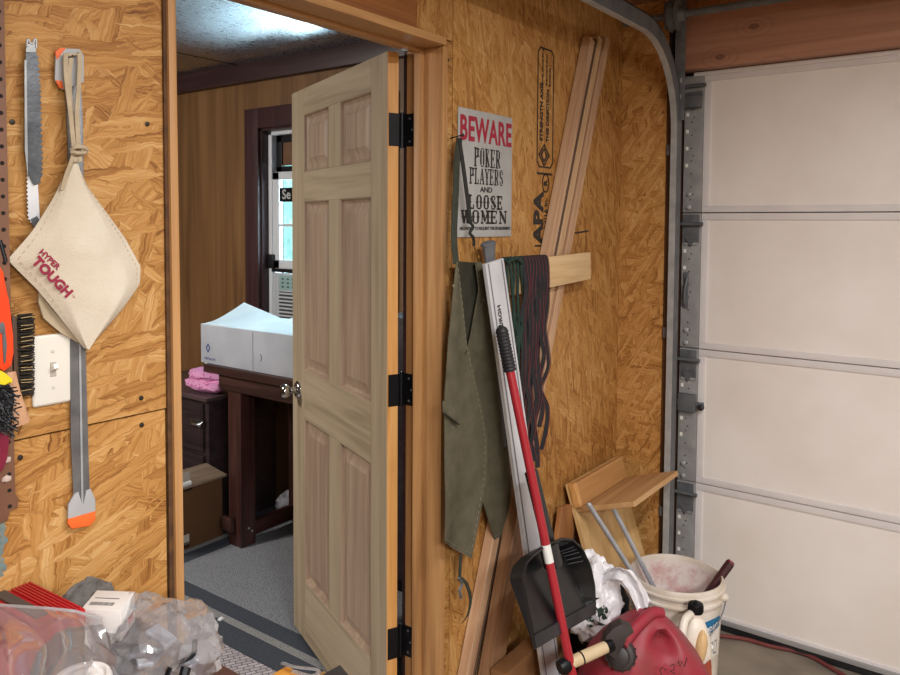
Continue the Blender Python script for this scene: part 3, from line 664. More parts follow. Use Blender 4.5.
# ---- tin sign
sgx0,sgx1,sgz0,sgz1=-1.127,-.8365,1.546,1.914
YS=-.004
sign=thing('tin_sign','grey tin sign with red and black lettering nailed above the hanging apron','sign',((sgx0+sgx1)/2,YS,sgz0))
b=nb(); box(b,sgx0,sgx1,-.005,-.0015,sgz0,sgz1,.0012); obj('plate',b,paint('pale grey tin',(176,177,176),(164,165,164),14,.5,0,.03,90),sign)
W_=sgx1-sgx0; H_=sgz1-sgz0; xc=(sgx0+sgx1)/2
def SP(u,v): return V((sgx0+W_*u,-.0056,sgz0+H_*v))      # fractions of the sign
GL={ # strokes: (x0,y0,x1,y1,thick?) in a unit cell; serifs are added at the ends of thick verticals
'P':[(.2,0,.2,1,1),(.2,1,.7,1,0),(.75,.95,.75,.55,1),(.2,.5,.7,.5,0)],'O':[(.2,.12,.2,.88,2),(.8,.12,.8,.88,2),(.2,.9,.35,1,0),(.35,1,.65,1,0),(.65,1,.8,.9,0),(.2,.1,.35,0,0),(.35,0,.65,0,0),(.65,0,.8,.1,0)],
'K':[(.2,0,.2,1,1),(.25,.45,.75,1,0),(.4,.58,.8,0,2)],'E':[(.2,0,.2,1,1),(.2,1,.8,1,0),(.2,.5,.6,.5,0),(.2,0,.8,0,0),(.8,1,.8,.8,0),(.8,0,.8,.2,0),(.6,.4,.6,.6,0)],
'R':[(.2,0,.2,1,1),(.2,1,.7,1,0),(.75,.95,.75,.55,2),(.2,.5,.7,.5,0),(.5,.5,.85,0,2)],'L':[(.2,0,.2,1,1),(.2,0,.8,0,0),(.8,0,.8,.25,0)],'A':[(.1,0,.5,1,0),(.5,1,.85,0,2),(.25,.3,.7,.3,0),(0,0,.25,0,0),(.65,0,1,0,0)],
'Y':[(.15,1,.5,.45,2),(.5,.45,.85,1,0),(.5,0,.5,.45,1),(0,1,.3,1,0),(.7,1,1,1,0)],'S':[(.75,.75,.75,.92,0),(.7,1,.3,1,0),(.22,.95,.22,.6,2),(.25,.58,.75,.42,2),(.78,.4,.78,.08,2),(.7,0,.3,0,0),(.25,.08,.25,.25,0)],
'W':[(.05,1,.28,0,2),(.28,0,.5,.8,0),(.5,1,.72,0,2),(.72,0,.95,1,0),(-.05,1,.2,1,0),(.38,1,.6,1,0),(.85,1,1.05,1,0)],'M':[(.12,0,.12,1,0),(.15,1,.5,.15,2),(.5,.15,.85,1,0),(.88,0,.88,1,1),(0,0,.25,0,0),(0,1,.2,1,0)],'N':[(.15,0,.15,1,0),(.15,1,.85,0,2),(.85,0,.85,1,0),(0,1,.2,1,0),(0,0,.3,0,0),(.7,1,1,1,0)]}
def slab_word(bm,word,u0,u1,v0,v1,tk=.030,tn=.010,spur=False):
    n=len(word); cw=(u1-u0)/n
    for i,chv in enumerate(word):
        def pt(x,y): return SP(u0+cw*(i+.08+.84*x),v0+(v1-v0)*y)
        for (xa,ya,xb_,yb,k) in GL[chv]:
            p,q=pt(xa,ya),pt(xb_,yb); d=q-p; L=d.length; d.normalize()
            t=(tk if k else tn)*W_
            obox(bm,(p+q)/2,(d,Y,d.cross(Y)),(L/2+(0 if k else t*.4),.0004,t/2))
            if k==1:
                for e in (p,q): obox(bm,e,(X,Y,Z),(cw*W_*.24,.0004,tn*W_*.6))
            if spur and k: obox(bm,(p+q)/2,(V((1,0,1)),Y,V((-1,0,1))),(t*.62,.00045,t*.62))
b=nb(); text(b,'BEWARE',frame(SP(.5,.838),X,Z),.098,.0004,.0026,.71,space=1.06); obj('red_lettering',b,red_ink,sign,0)
b=nb(); slab_word(b,'POKER',.27,.77,.565,.705,.024); slab_word(b,'PLAYERS',.19,.83,.425,.545,.020); slab_word(b,'LOOSE',.17,.83,.228,.330,.031,.015,True); slab_word(b,'WOMEN',.05,.91,.112,.208,.033,.015,True)
text(b,'AND',frame(SP(.5,.378),X,Z),.022,.0004,.0006,1.35); text(b,'ARE KNOWN TO FREQUENT THIS ESTABLISHMENT',frame(SP(.5,.068),X,Z),.0128,.0003,.0004,.93)
obj('black_lettering',b,ink,sign,0)
# ---- stamp printed on the strand board
st=thing('panel_stamp','black printed stamp on the strand board between tin sign and leaning lumber','stamp',(-.62,0,1.5))
b=nb(); yk=-.0008
def bar(p,q,w): 
    p,q=V((p[0],yk,p[1])),V((q[0],yk,q[1])); d=(q-p).normalized(); obox(b,(p+q)/2,(d,Y,d.cross(Y)),((q-p).length/2+w/2,.0005,w/2))
xa,xb2,za,zb_=-.672,-.566,1.775,2.165; r=.016
cn=[(xa+r,za),(xb2-r,za),(xb2,za+r),(xb2,zb_-r),(xb2-r,zb_),(xa+r,zb_),(xa,zb_-r),(xa,za+r)]
for i in range(8): bar(cn[i],cn[(i+1)%8],.005)
bar((xa+.004,za-.022),(xb2-.004,za-.022),.007)
obj('stamp_border',b,ink,st,0); b=nb()
for s_ in (.034,.02):
    cc=(-.625,1.815); q=[(cc[0]+s_,cc[1]),(cc[0],cc[1]+s_),(cc[0]-s_,cc[1]),(cc[0],cc[1]-s_)]
    for i in range(4): bar(q[i],q[(i+1)%4],.006)
obj('diamond_emblem',b,ink,st,0); b=nb()
up=lambda x,z: frame((x,yk,z),Z,-X)
text(b,'STRENGTH AXIS',up(-.645,1.86),.026,.0004,.0012,1.0,'LEFT'); text(b,'THIS DIRECTION',up(-.603,1.86),.023,.0004,.0010,1.0,'LEFT')
text(b,'PANEL GRADE 24/16',up(-.640,2.045),.013,.0004,.0003,1.0,'LEFT'); text(b,'SHEATHING SPAN',up(-.612,2.045),.013,.0004,.0003,1.0,'LEFT'); text(b,'EXPOSURE 1',up(-.590,2.045),.013,.0004,.0003,1.0,'LEFT')
text(b,'APA',up(-.655,1.605),.085,.0004,.004,1.08)
cc=V((-.612,yk,1.722))
for i in range(14):
    a0,a1=2*PI*i/14,2*PI*(i+1)/14; bar((cc.x+.022*math.cos(a0),cc.z+.03*math.sin(a0)),(cc.x+.022*math.cos(a1),cc.z+.03*math.sin(a1)),.0045)
text(b,'R',up(cc.x,cc.z),.03,.0004,.002); text(b,'24/16 in.',up(-.607,1.62),.03,.0004,.0008); bar((-.677,1.513),(-.60,1.513),.006)
text(b,'WALL',up(-.607,1.545),.02,.0004,.0008)
bar((wy(575,233).x,wy(575,233).z),(wy(588,231).x,wy(588,231).z),.006)
obj('lettering',b,ink,st,0)
# ---- lumber leaning in the corner, held behind the light plywood strip
pine=wood('lumber rosy pine',(152,114,88),(188,150,118),(206,174,142),2,-.34,.6,.9); pine2=wood('lumber yellow pine',(160,124,90),(196,160,122),(214,184,148),2,-.34,.6,.9); pine3=wood('lumber brown pine',(112,80,56),(146,108,78),(168,130,98),2,-.34,.6,.9)
LB='lumber lengths leaning in the corner'
def lumber(tx,bx,y0,y1,wd,m,label,ztop):
    t=V((tx,0,ztop)); bt=V((bx,0,0.002)); d=(t-bt).normalized(); s_=V((d.z,0,-d.x))
    b=nb(); obox(b,(t+bt)/2+V((0,-(y0+y1)/2,0)),(d,s_,Y),((t-bt).length/2,wd/2,(y1-y0)/2),.002,1)
    for v in b.verts:
        if v.co.z<.04: v.co.z=.001
    solo('lumber_length',b,m,label,'lumber',LB)
def lx(px,py,y): p=wy(px,py,y); return p
dz=-.355
def bx_of(px,py,y,ztop):
    p=wy(px,py,y); return p
a1,a2=wy(587.2,48,.022),wy(480,600,.022)
sl=(a1.x-a2.x)/(a1.z-a2.z)
def place(px,py,wd,y0,y1,m,label,zt,sl=sl):
    p=wy(px,py,(y0+y1)/2); lumber(p.x+sl*(zt-p.z),p.x-sl*p.z,y0,y1,wd,m,label,zt)
place(586.9,48,.040,.004,.038,pine,'long pine length leaning against the strand board, nearest the tin sign',wy(586,37,.03).z)
place(591.3,48,.012,.004,.036,wood('shaded gap between lumber',(66,46,32),(84,60,42),(104,76,54),2,-.34,.6,.9),'dark filler strip added for the shaded gap between the leaning lumber',wy(592,38,.03).z)  # dark strip added where the gap between boards is only shade
place(595.4,48,.034,.004,.034,pine2,'pale length in the middle of the leaning lumber',wy(596,36,.03).z)
place(599.0,48,.006,.004,.032,pine3,'thin brown strip tucked between the two lumber lengths nearest the corner',wy(599,38,.03).z)
place(602.3,48,.040,.004,.038,pine,'long pine length leaning against the strand board, nearest the corner',wy(603,37,.03).z)
place(503,600,.085,.045,.085,pine3,'broad brown length at the foot of the lumber bundle beside the dustpan',wy(515,470,.05).z,sl*.9)
# ---- light plywood strip across the lumber
pb=thing('plywood_strip','pale horizontal plywood strip holding the hung cords across the leaning lumber','strip',(-.6,-.04,1.38))
q=[wy(502,258.5,.064),wy(590.6,252.2,.064),wy(591,279,.064),wy(502,294,.064)]
b=nb(); q[0]=V((-.925,-.05,1.474)); q[3]=V((-.925,-.05,1.370)); prism(b,[V((p.x,-.05,p.z)) for p in q],(0,-.014,0),.0015); obj('strip',b,wood('birch plywood',(196,160,112),(214,182,136),(226,198,156),0,0,.6),pb)
b=nb(); box(b,-.915,-.86,-.05,-.001,1.38,1.46,.002); obj('spacer',b,'dooredge',pb)
b=nb(); box(b,-.46,-.43,-.05,-.001,1.40,1.47,.002); obj('spacer',b,'dooredge',pb)
# ---- cords hanging over it
def hank(name,label,strands,mat,group=None): 
    b=nb(); 
    for p,r,fl in strands: tube(b,smooth(p,6),r,6,True,fl)
    return b
random.seed(3)
gw=paint('dark green cord',(28,56,48),(20,40,36),60,.8); bk=paint('black webbing',(27,26,30),(38,36,42),60,.85); rd=paint('dusty red cord edge',(112,52,58),(92,42,50),60,.85)
g=thing('green_cord_hank','dark green cord looped over the plywood strip beside the straightedge','cord',(-.87,-.075,.97))
b=nb()
for k in range(5):
    x0=wy(507+3.6*k,262,.075).x; xe=wy(509+3.0*k,350+14*(k%3),.08).x; zz=wy(512,350+22*((k*2)%4),.08).z
    pts=[(x0,-.045,1.474),(x0,-.068,1.482),(x0+.003,-.074,1.44),(x0+.012*math.sin(2*k),-.078,1.36),(x0*.5+xe*.5+.012*math.sin(k),-.08,1.25),(xe,-.08,zz)]
    tube(b,smooth(pts,6),.0048,7)
p=wy(520,330,.08); tube(b,smooth([p+V((-.02,0,.05)),p+V((.01,-.004,.01)),p+V((.0,-.004,-.012)),p+V((-.03,0,-.02))],6),.004,6)
obj('cord_strands',b,gw,g)
b=nb(); tube(b,smooth([(wy(506,258,.075).x,-.078,1.470),(wy(513,257,.075).x,-.083,1.484),(wy(521,259,.075).x,-.078,1.468)],6),.006,7); obj('wrap',b,gw,g)
g=thing('black_red_cord_hank','black webbing cords edged in dusty red hung over the plywood strip','cord',(-.74,-.08,.85))
b=nb(); b2=nb()
n=8
for k in range(n):
    xt=wy(524+3.2*k,258,.076).x; zb_=wy(530,[452,470,440,478,462,470,430,455][k],.08).z; last=(k==n-1)
    pts=[V((xt,-.045,1.475)),V((xt,-.069,1.484)),V((xt,-.078,1.45))]
    m=9
    for i in range(1,m+1):
        f=i/m; amp=(.010 if not last else .024)*(f**.5)
        pts.append(V((xt-.020*f*(1 if not last else .4)+amp*math.sin(2.4*i+k*1.3),-.08-.006*math.sin(i*1.7+k),1.45+(zb_-1.45)*f)))
    sp=smooth(pts,5)
    tube(b,sp,.0125,8,True,((0,1,0),.30))
    tube(b2,[p+V((.0085,-.0042,0)) for p in sp],.0012,5)
obj('webbing',b,bk,g); obj('red_edging',b2,rd,g)
# ---- apron
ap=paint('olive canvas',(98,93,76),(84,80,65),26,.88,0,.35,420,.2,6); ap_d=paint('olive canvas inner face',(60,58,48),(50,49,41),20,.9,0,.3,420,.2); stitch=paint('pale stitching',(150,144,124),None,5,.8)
an=wy(459,139,.03)
apron=thing('canvas_apron','olive canvas split-leg apron hanging by its strap from a nail','apron',(an.x,-.03,.6))
def sheet(L,Rr,d0,amp,seed,nu=14,nv=34,th=.003):
    """cloth between a left and a right edge drawn on the plane d0 before the wall"""
    L=[wy(x,y,d0) for x,y in L]; Rr=[wy(x,y,d0) for x,y in Rr]
    def f(u,v):
        p=poly(L,v).lerp(poly(Rr,v),u); p=p.copy()
        p.y-=amp*(math.sin(5*u+2.2*v+seed)*(.3+.7*v)+.5*noise.noise(p*6+V((seed,0,0)))); return p
    return f
def hem(bm,f,us,inset,n=90,r=.0006,off=.002):
    for u in us:
        pts=[f(u,.02+.96*i/n)+V((0,-off,0)) for i in range(n+1)]
        for i in range(0,n,2): tube(bm,[pts[i],pts[i].lerp(pts[i+1],.9)],r,4)
f1=sheet([(457,262),(452,300),(447,345),(443.5,400),(442.5,470),(442.3,541)],[(459,262),(463,300),(468,345),(480,395),(488,440),(487,475),(479,515),(470,558)],.055,.010,0)
f2=sheet([(475,262),(479,290),(472,330),(466,355),(478,395),(485,440),(486,470),(484,500),(497,541)],[(481,262),(486,290),(494,340),(500,390),(507,450),(513,500),(517.5,527)],.048,.008,2.0)
f3=sheet([(456,261),(458,290),(462,330),(466,352)],[(479,263),(480,290),(472,330),(468,352)],.032,.003,1)
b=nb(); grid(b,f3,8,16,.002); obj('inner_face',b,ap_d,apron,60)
b=nb(); grid(b,f2,14,40,.003); r2=obj('right_leg_panel',b,ap,apron,60)
b=nb(); grid(b,f1,14,40,.003); r1=obj('left_leg_panel',b,ap,apron,60)
b=nb(); hem(b,f1,(.94,),0); 
pts=[f1(.04+.92*i/24,.988)+V((0,-.003,0)) for i in range(25)]
for i in range(0,24,2): tube(b,[pts[i],pts[i+1]],.0006,4)
obj('stitching',b,stitch,r1,0)
b=nb(); hem(b,f2,(.95,),0); pts=[f2(.04+.92*i/20,.985)+V((0,-.003,0)) for i in range(21)]
for i in range(0,20,2): tube(b,[pts[i],pts[i+1]],.0006,4)
obj('stitching',b,stitch,r2,0)
b=nb(); pA=[wy(443.5,401,.068),wy(459,411,.068),wy(459,425,.068),wy(443.5,413,.068)]
prism(b,pA,(0,.004,0),.001); obj('pocket_flap',b,ap,apron)
b=nb(); tube(b,[wy(443.5,412.5,.07),wy(459,424.5,.07)],.0025,5); obj('pocket_edge',b,ap_d,apron)
strap=paint('dark green webbing strap',(56,60,50),(46,50,42),40,.85,0,.3,300); strap_k=paint('black webbing strap',(34,34,33),(44,44,42),40,.85,0,.3,300)
b=nb(); ribbon(b,smooth([wy(459.5,138,.030),wy(457,160,.034),wy(455.5,200,.036),wy(454,235,.038),wy(456,264,.05)],8),(.026,0,0),.003); obj('left_strap',b,strap,apron)
b=nb(); ribbon(b,smooth([wy(459,138,.032),wy(463,165,.036),wy(467,195,.036),wy(470.5,224,.036)],8),(.016,0,0),.003)
tube(b,smooth([wy(470,222,.036),wy(473,227,.04),wy(470,233,.036),wy(473.5,238,.036),wy(474,246,.036)],6),.0045,7); obj('right_strap',b,strap_k,apron)
b=nb(); tube(b,smooth([wy(474,246,.036),wy(477,254,.038),wy(479,262,.046)],5),.0026,6); lathe(b,[(.006,0),(.006,.003)],wy(478,257,.05),10,Matrix.Rotation(PI/2,3,'X')); obj('brass_snap',b,metal('brass',(176,140,72),.35),apron)
rvm=metal('rivet',(190,186,170),.35)
for q in [(454.5,286),(468.5,351),(484,300)]: b=nb(); lathe(b,[(.0045,0),(.0045,.002),(.002,.003)],wy(q[0],q[1],.066)+V((0,.004,0)),10,Matrix.Rotation(PI/2,3,'X')); obj('rivet',b,rvm,apron)
b=nb(); ribbon(b,smooth([wy(460.5,555,.05),wy(460,570,.045),wy(459.5,580,.045)],6),(.012,0,.0),.003)
ribbon(b,smooth([wy(461,578,.045),wy(467,585,.045),wy(470.5,600,.045),wy(468,614,.045),wy(463,622,.045)],8),(.011,0,.003),.003); ts=obj('tie_strap',b,strap,apron)
b=nb(); tube(b,smooth([wy(459,578,.05),wy(462,584,.05),wy(459.5,590,.05),wy(461,598,.05)],6),.004,7); obj('snap_hook',b,'steel_d',ts)
b=nb(); ribbon(b,smooth([wy(512,528,.05),wy(514,538,.05),wy(513,560,.05)],6),(.010,0,0),.003); obj('tie_strap',b,strap_k,apron)
b=nb(); tube(b,[(an.x,-.001,an.z+.004),(an.x,-.042,an.z+.010)],.002,8); lathe(b,[(.005,0),(.005,.0015)],V((an.x,-.042,an.z+.010)),10,Matrix.Rotation(PI/2,3,'X')); solo('nail',b,nailm,'nail in the strand board holding the apron strap','nail')
# ---- long white aluminium straightedge leaning on the wall
t0,t1=wy(483.5,263.5,.085),wy(502,258.5,.085); e0,e1=wy(539,655,.19),wy(557,655,.19)
top=(t0+t1)/2; low=(e0+e1)/2; d=(top-low).normalized(); low=low-d*(low.z/d.z-.004)
s_=V((1,0,0)); s_=(s_-d*s_.dot(d)).normalized(); nn=s_.cross(d); 
if nn.y>0: nn=-nn
wdt=.098
lv=thing('aluminium_straightedge','long white aluminium straightedge leaning beside the olive apron','straightedge',low)
b=nb(); obox(b,(top+low)/2,(d,s_,nn),((top-low).length/2,wdt/2,.006),.001,1); obj('blade',b,paint('white anodised aluminium',(214,216,222),(196,199,206),8,.32,.25),lv)
b=nb()
for k in (-1,1): obox(b,(top+low)/2+s_*k*wdt*.36+nn*.0065,(d,s_,nn),((top-low).length/2-.003,.0022,.0008))
obj('groove_line',b,paint('grey groove',(120,122,128),None,5,.4,.3),lv,0)
b=nb(); pt=wy(497,304,.09); fl=(pt-low).dot(d); text(b,'PITTSBURGH',frame(low+d*fl+nn*.0072-s_*(.012),d,-s_),.023,.0003,.0005,1.05,'RIGHT'); obj('lettering',b,ink,lv,0)
# grey rounded grip of a tool standing behind it
b=nb(); g0,g1=wy(488.5,244,.05),wy(491.5,285,.05); u_=(g0-g1).normalized()
tube(b,[g1-u_*.5,g1-u_*.01],.009,10); 
pp=smooth([g1-u_*.03,g1+(g0-g1)*.4,g0-(g0-g1)*.12,g0,g0+u_*.010],5); rr=[.018+.014*min(1,max(0,(i/ (len(pp)-1)-.2)/.5)) for i in range(len(pp))]; rr[-1]=.008; rr[-2]=.018; rr[-3]=.025; rr[-4]=.029
tube(b,pp,rr,14,True,((0,1,0),.55))
solo('grey_tool_handle',b,paint('grey moulded grip',(104,106,112),(92,94,100),12,.5),'grey rounded tool grip rising behind the top of the straightedge','tool')
# ---- red-handled broom
PA,PB=wy(501,327,.145),wy(571,668,.36); dd=(PB-PA).normalized(); PF=PA+dd*((PA.z-.16)/-dd.z)
br=thing('red_broom','red broom with black ribbed grip leaning across the black dustpan','broom',(PF.x,PF.y,0.002))
def al(px,py): # point on the handle seen at this picture height
    q=hp(px,py,PA,V((0,-dd.z,dd.y)).normalized()); return PA+dd*((q-PA).dot(dd))
g_e=al(514,370)
b=nb(); tube(b,[g_e-dd*.01,PF],.0125,16); obj('handle',b,paint('red painted handle',(166,36,48),(150,32,44),8,.35),br)
b=nb(); L=(g_e-PA).length; k=26; pts=[PA+dd*(L*i/k) for i in range(k+1)]; rr=[.0165+(.0022 if i%2 else 0) for i in range(k+1)]; rr[0]=.010; rr[1]=.0155; rr[2]=.017
tube(b,pts,rr,16); tube(b,[PA-dd*.006,PA+dd*.002],[.005,.010],12); obj('grip',b,paint('black rubber grip',(30,30,34),(40,40,44),30,.55),br)
c0=al(548,553); b=nb(); tube(b,[c0-dd*.024,c0+dd*.024],.0129,16); obj('label',b,paint('white handle label',(222,222,220),None,5,.5),br)
b=nb(); obox(b,PF+dd*.03,(X,dd,X.cross(dd)),(.03,.03,.12),.012,3); obj('head',b,paint('black broom head',(30,30,33),None,5,.5),br)
b=nb(); random.seed(5)
for i in range(90):
    y=-.115+.23*random.random(); x=-.02+.04*random.random(); p0=PF+dd*.055+X*x+V((0,y,0)); tube(b,[p0,V((p0.x*1.0+.02*x,p0.y-.015+.02*random.random(),.004))],.0016,4,False)
obj('bristles',b,'rubber',br)
# ---- black dustpan clipped behind the handle
n_=V((0,-.968,.249)); P0=PA+V((0,.022,0))
def pp_(x,y,lift=0): return hp(x,y,P0,n_)+n_*lift
outl=[(520,577),(524,563),(533,553),(546,545),(560,539),(570,540),(580,549),(588,566),(592,585),(593,611)]
dp=thing('black_dustpan','black plastic dustpan hanging flat behind the red broom handle','dustpan',hp(545,640,P0,n_))
MT['pan']=paint('black dustpan plastic',(15,15,17),(21,21,23),20,.38,0,.1,200)
lipL,lipR=pp_(533,647,.006),pp_(593,611,.012)
bt=[pp_(x,y,-.045) for x,y in outl]; tp=[pp_(x,y,.006) for x,y in outl]
cen=pp_(556,598,-.05)
b=nb()
ins=[p.lerp(cen,.10) for p in bt]
def cs(ring,v): return poly(ring,v)
tp_full=tp+[lipR]; 
nU=44
edge=[poly([lipL]+tp[0:]+[],i/nU) for i in range(nU+1)]
bott=[poly([lipL-n_*.004]+[q for q in ins],i/nU) for i in range(nU+1)]
grid(b,lambda u,v: edge[int(round(u*nU))].lerp(bott[int(round(u*nU))],v),nU,4)
# floor of the pan: fan rows from the rim bottom to the straight lip
lip=[lipL.lerp(lipR,i/nU)-n_*.006 for i in range(nU+1)]
grid(b,lambda u,v: bott[int(round(u*nU))].lerp(lip[int(round(u*nU))],v) ,nU,8)
bmesh.ops.remove_doubles(b,verts=b.verts,dist=.0004); bmesh.ops.recalc_face_normals(b,faces=b.faces); bmesh.ops.solidify(b,geom=b.faces[:],thickness=.003); obj('pan',b,'pan',dp,40)
b=nb(); tube(b,edge,.0045,8); obj('rim',b,'pan',dp)
b=nb(); ldir=(lipR-lipL).normalized(); up_=n_.cross(ldir).normalized()
if up_.z<0: up_=-up_
obox(b,(lipL+lipR)/2-n_*.004+up_*.010,(ldir,up_,n_),((lipR-lipL).length/2,.016,.004),.002,1); obj('lip',b,paint('worn black lip',(30,30,34),(48,48,52),30,.45),dp)
b=nb()
for i in range(26):
    t=.14+.027*i
    j=t*nU; k0=int(j); p=edge[min(nU,k0)]; q=bott[min(nU,k0)]; w=(cen-p).normalized()
    tube(b,[p.lerp(q,.15)+w*.004,p.lerp(q,.9)+w*.012],.0016,4)
obj('comb_ridge_pattern',b,paint('dustpan comb shadow grey',(62,62,66),None,5,.45),dp)
b=nb(); h0=pp_(540,470,-.03); h1=pp_(556,548,-.02)
obox(b,(h0+h1)/2,((h1-h0),X,n_),((h1-h0).length/2,.022,.010),.004,2); obox(b,pp_(551,556,.0),((h1-h0),X,n_),(.03,.02,.02),.004,2); obj('handle_socket',b,'pan',dp)
# ---- wooden bracket shelf leaning in the corner
al_=math.atan2(.22,.67); pv=V((0,math.sin(al_),math.cos(al_))); pn=V((0,-math.cos(al_),math.sin(al_)))
pT=V((-.268,-.035,.667)); plen=.70; pw=.208
MT['ply_l']=wood('pale plywood',(186,146,92),(204,166,110),(220,186,134),2,0,.6,.6); MT['ply_b']=wood('honey plywood',(160,112,62),(182,134,82),(198,152,100),0,0,.6,.6)
wb=thing('wooden_bracket_shelf','homemade plywood bracket shelf leaning in the corner behind the white bucket','shelf',pT-pv*plen)
b=nb(); obox(b,pT-pv*(plen/2)-pn*.010,(X,pv,pn),(pw,plen/2,.009),.0015,1); obj('back_panel',b,'ply_l',wb)
b=nb(); obox(b,pT-pv*.041+pn*.012,(X,pv,pn),(pw-.012,.041,.011),.0015,1); obj('top_plank',b,'ply_b',wb)
b=nb(); obox(b,pT-pv*.041-X*(pw-.003)+pn*.010,(X,pv,pn),(.009,.042,.012),.001,1); obj('end_cleat',b,'dooredge',wb)
s0=pT-pv*.092; so=.224
b=nb(); obox(b,s0+pn*so/2+X*.0,(X,pn,pv),(pw,so/2,.009),.0015,1); obj('shelf_plate',b,wood('tan plywood shelf',(166,124,80),(188,146,98),(204,166,118),0,0,.6,.6),wb)
# brown scrap with a knot behind it
b=nb(); q0=V((-.545,-.045,.30)); obox(b,(-.555,-.030,.30),(V((.97,0,-.20)),V((0,1,.03)),V((.20,-.03,.97))),(.062,.009,.305),.002,1)
for v in b.verts:
    if v.co.z<.05: v.co.z=.001
sb=solo('scrap_board',b,wood('brown knotty board',(124,78,40),(150,98,54),(172,120,72),2,.2,.6,.8),'brown knotty scrap board leaning behind the plywood bracket shelf','board')
b=nb(); p=wy(575,538,.045); blob(b,(p.x,p.y+.004,p.z),(.014,.006,.011),None,2,.15,2,3); kn=obj('knot',b,paint('dark knot',(58,34,22),None,5,.7),sb)
# ---- white plastic bucket
BC=V((-.374,-.386,0)); 
bu=thing('white_bucket','white five-gallon bucket with blue label and wire handle beside the garage door','bucket',BC)
bw=paint('stained white bucket plastic',(226,218,210),(204,190,172),9,.45,0,.06,120,None,7)
b=nb(); lathe(b,[(.130,0.001),(.134,.005),(.148,.335),(.149,.353),(.158,.355),(.158,.361),(.151,.363),(.152,.382),(.159,.384),(.159,.390),(.153,.393),(.153,.404),(.150,.410),(.145,.410),(.143,.400),(.141,.335),(.127,.013),(.02,.011)],BC,56); obj('shell',b,bw,bu,30)
s=N('pink paint residue'); o=s.obj(); f=s.noise(o,18,5,.7); z_=s.a('ShaderNodeSeparateXYZ',{'Vector':o}).outputs[2]
MT['resid']=s.fin(s.mixc(s.ramp(s.math('ADD',f,s.math('MULTIPLY',z_,-1.2)),[(.05,(0,0,0,1)),(.35,(1,1,1,1))]),lin((224,212,206)),lin((198,142,142))),.6)
b=nb(); lathe(b,[(.1265,.015),(.1405,.335),(.1422,.392)],BC,56,None,True,False); obj('paint_residue',b,'resid',bu)
def on_b(a,z,r=0):  # point on the bucket wall
    R_=.134+(.148-.134)*min(1,(z-.004)/.33)+r; return BC+V((R_*math.cos(a),R_*math.sin(a),z))
ca=math.atan2(CP.y-BC.y,CP.x-BC.x)
def curve_text(bm,body,a0,z,size,off,sx=1.0,tilt=0):
    t=nb(); text(t,body,Matrix.Identity(4),size,.0,off,sx,'LEFT')
    for v in t.verts:
        x,y=v.co.x,v.co.y; a=a0+x/.147; v.co=on_b(a,z+y+x*tilt,.0022)
    me=bpy.data.meshes.new('t'); t.to_mesh(me); t.free(); bm.from_mesh(me); bpy.data.meshes.remove(me)
aL=ca+.20
b=nb(); grid(b,lambda u,v: on_b(aL+1.05*u,.180+.135*v,.0008),30,4,0); lb=obj('label',b,paint('white printed label',(232,228,222),None,5,.5),bu)
b=nb(); grid(b,lambda u,v: on_b(aL+.02+1.0*u,(.255+.022*u)+.034*v+.012*math.sin(PI*u)*v,.0014),30,4,0); obj('blue_band',b,paint('blue label band',(36,122,166),(30,104,156),8,.5),lb)
b=nb(); curve_text(b,"Thompson's",aL+.06,.274,.032,.0006,1.0,.14); obj('white_lettering',b,paint('white label lettering',(238,238,236),None,5,.5),lb,0)
b=nb(); 
for i in range(5):
    for (za,zb_) in ((.190,.195),(.232,.235)): grid(b,lambda u,v: on_b(aL+.12+.17*i+.12*u,za+(zb_-za)*v,.0016),5,1)
    grid(b,lambda u,v: on_b(aL+.12+.17*i+.012*u,.190+.045*v,.0016),1,1); grid(b,lambda u,v: on_b(aL+.23+.17*i+.012*u,.190+.045*v,.0016),1,1)
obj('black_print',b,paint('grey label print',(84,84,92),None,5,.6),lb,0)
# wire handle hanging on the near side
aa=ca-1.02; ab=ca+2.12
pa,pb2=on_b(ca-1.25,.372,.014),on_b(ca+1.25,.372,.014)
b=nb(); pts=[]
for i in range(25):
    f=i/24; a=ca-1.25+2.5*f; pts.append(on_b(a,.372-.140*math.sin(PI*f),.018+.010*math.sin(PI*f)))
tube(b,pts,.0022,7); obj('wire_handle',b,'steel_d',bu)
for a in(ca-1.25,ca+1.25): b=nb(); q=on_b(a,.372,.010); blob(b,q,(.016,.016,.014),None,2,.0); obj('handle_ear',b,bw,bu)
b=nb(); tube(b,[on_b(ca+.33,.218,.026),on_b(ca+.74,.240,.026)],.008,10); obj('handle_roll',b,paint('white handle roll',(228,224,214),None,5,.5),bu)
# ---- things standing in the bucket
GH_=V((RT.x,RT.y,0)).normalized()
def rod(px0,py0,base_,label,d0):
    t=dep(px0,py0,d0); bb=nb(); dv=(t-base_).normalized(); tube(bb,[base_,t-dv*.004],.0085,14); tube(bb,[t-dv*.004,t],[.0085,.006],14); solo('chrome_rod',bb,paint('zinc-bright rod',(190,195,204),(170,176,186),30,.3,.45),label,'rod','rods in the bucket')
rod(588,503,BC+GH_*.100+V((0,0,.025)),'longer bright steel rod standing in the white bucket, ahead of the other',2.60)
rod(612,506,BC+GH_*.105+V((.02,.02,.025)),'bright steel rod in the white bucket partly behind the bracket shelf plate',2.66)
t0_,b0_=dep(731,562,2.60),BC-GH_*.095+V((0,0,.04)); dv=(t0_-b0_).normalized()
mh=thing('maroon_handle','dark maroon tool handle sticking out of the white bucket near the garage door','handle',b0_)
b=nb(); tube(b,[b0_,t0_-dv*.02,t0_-dv*.004,t0_],[.013,.018,.0175,.014],8,True,((0,0,1),.8)); obj('grip',b,paint('maroon grip',(74,34,40),(58,28,34),20,.5),mh)
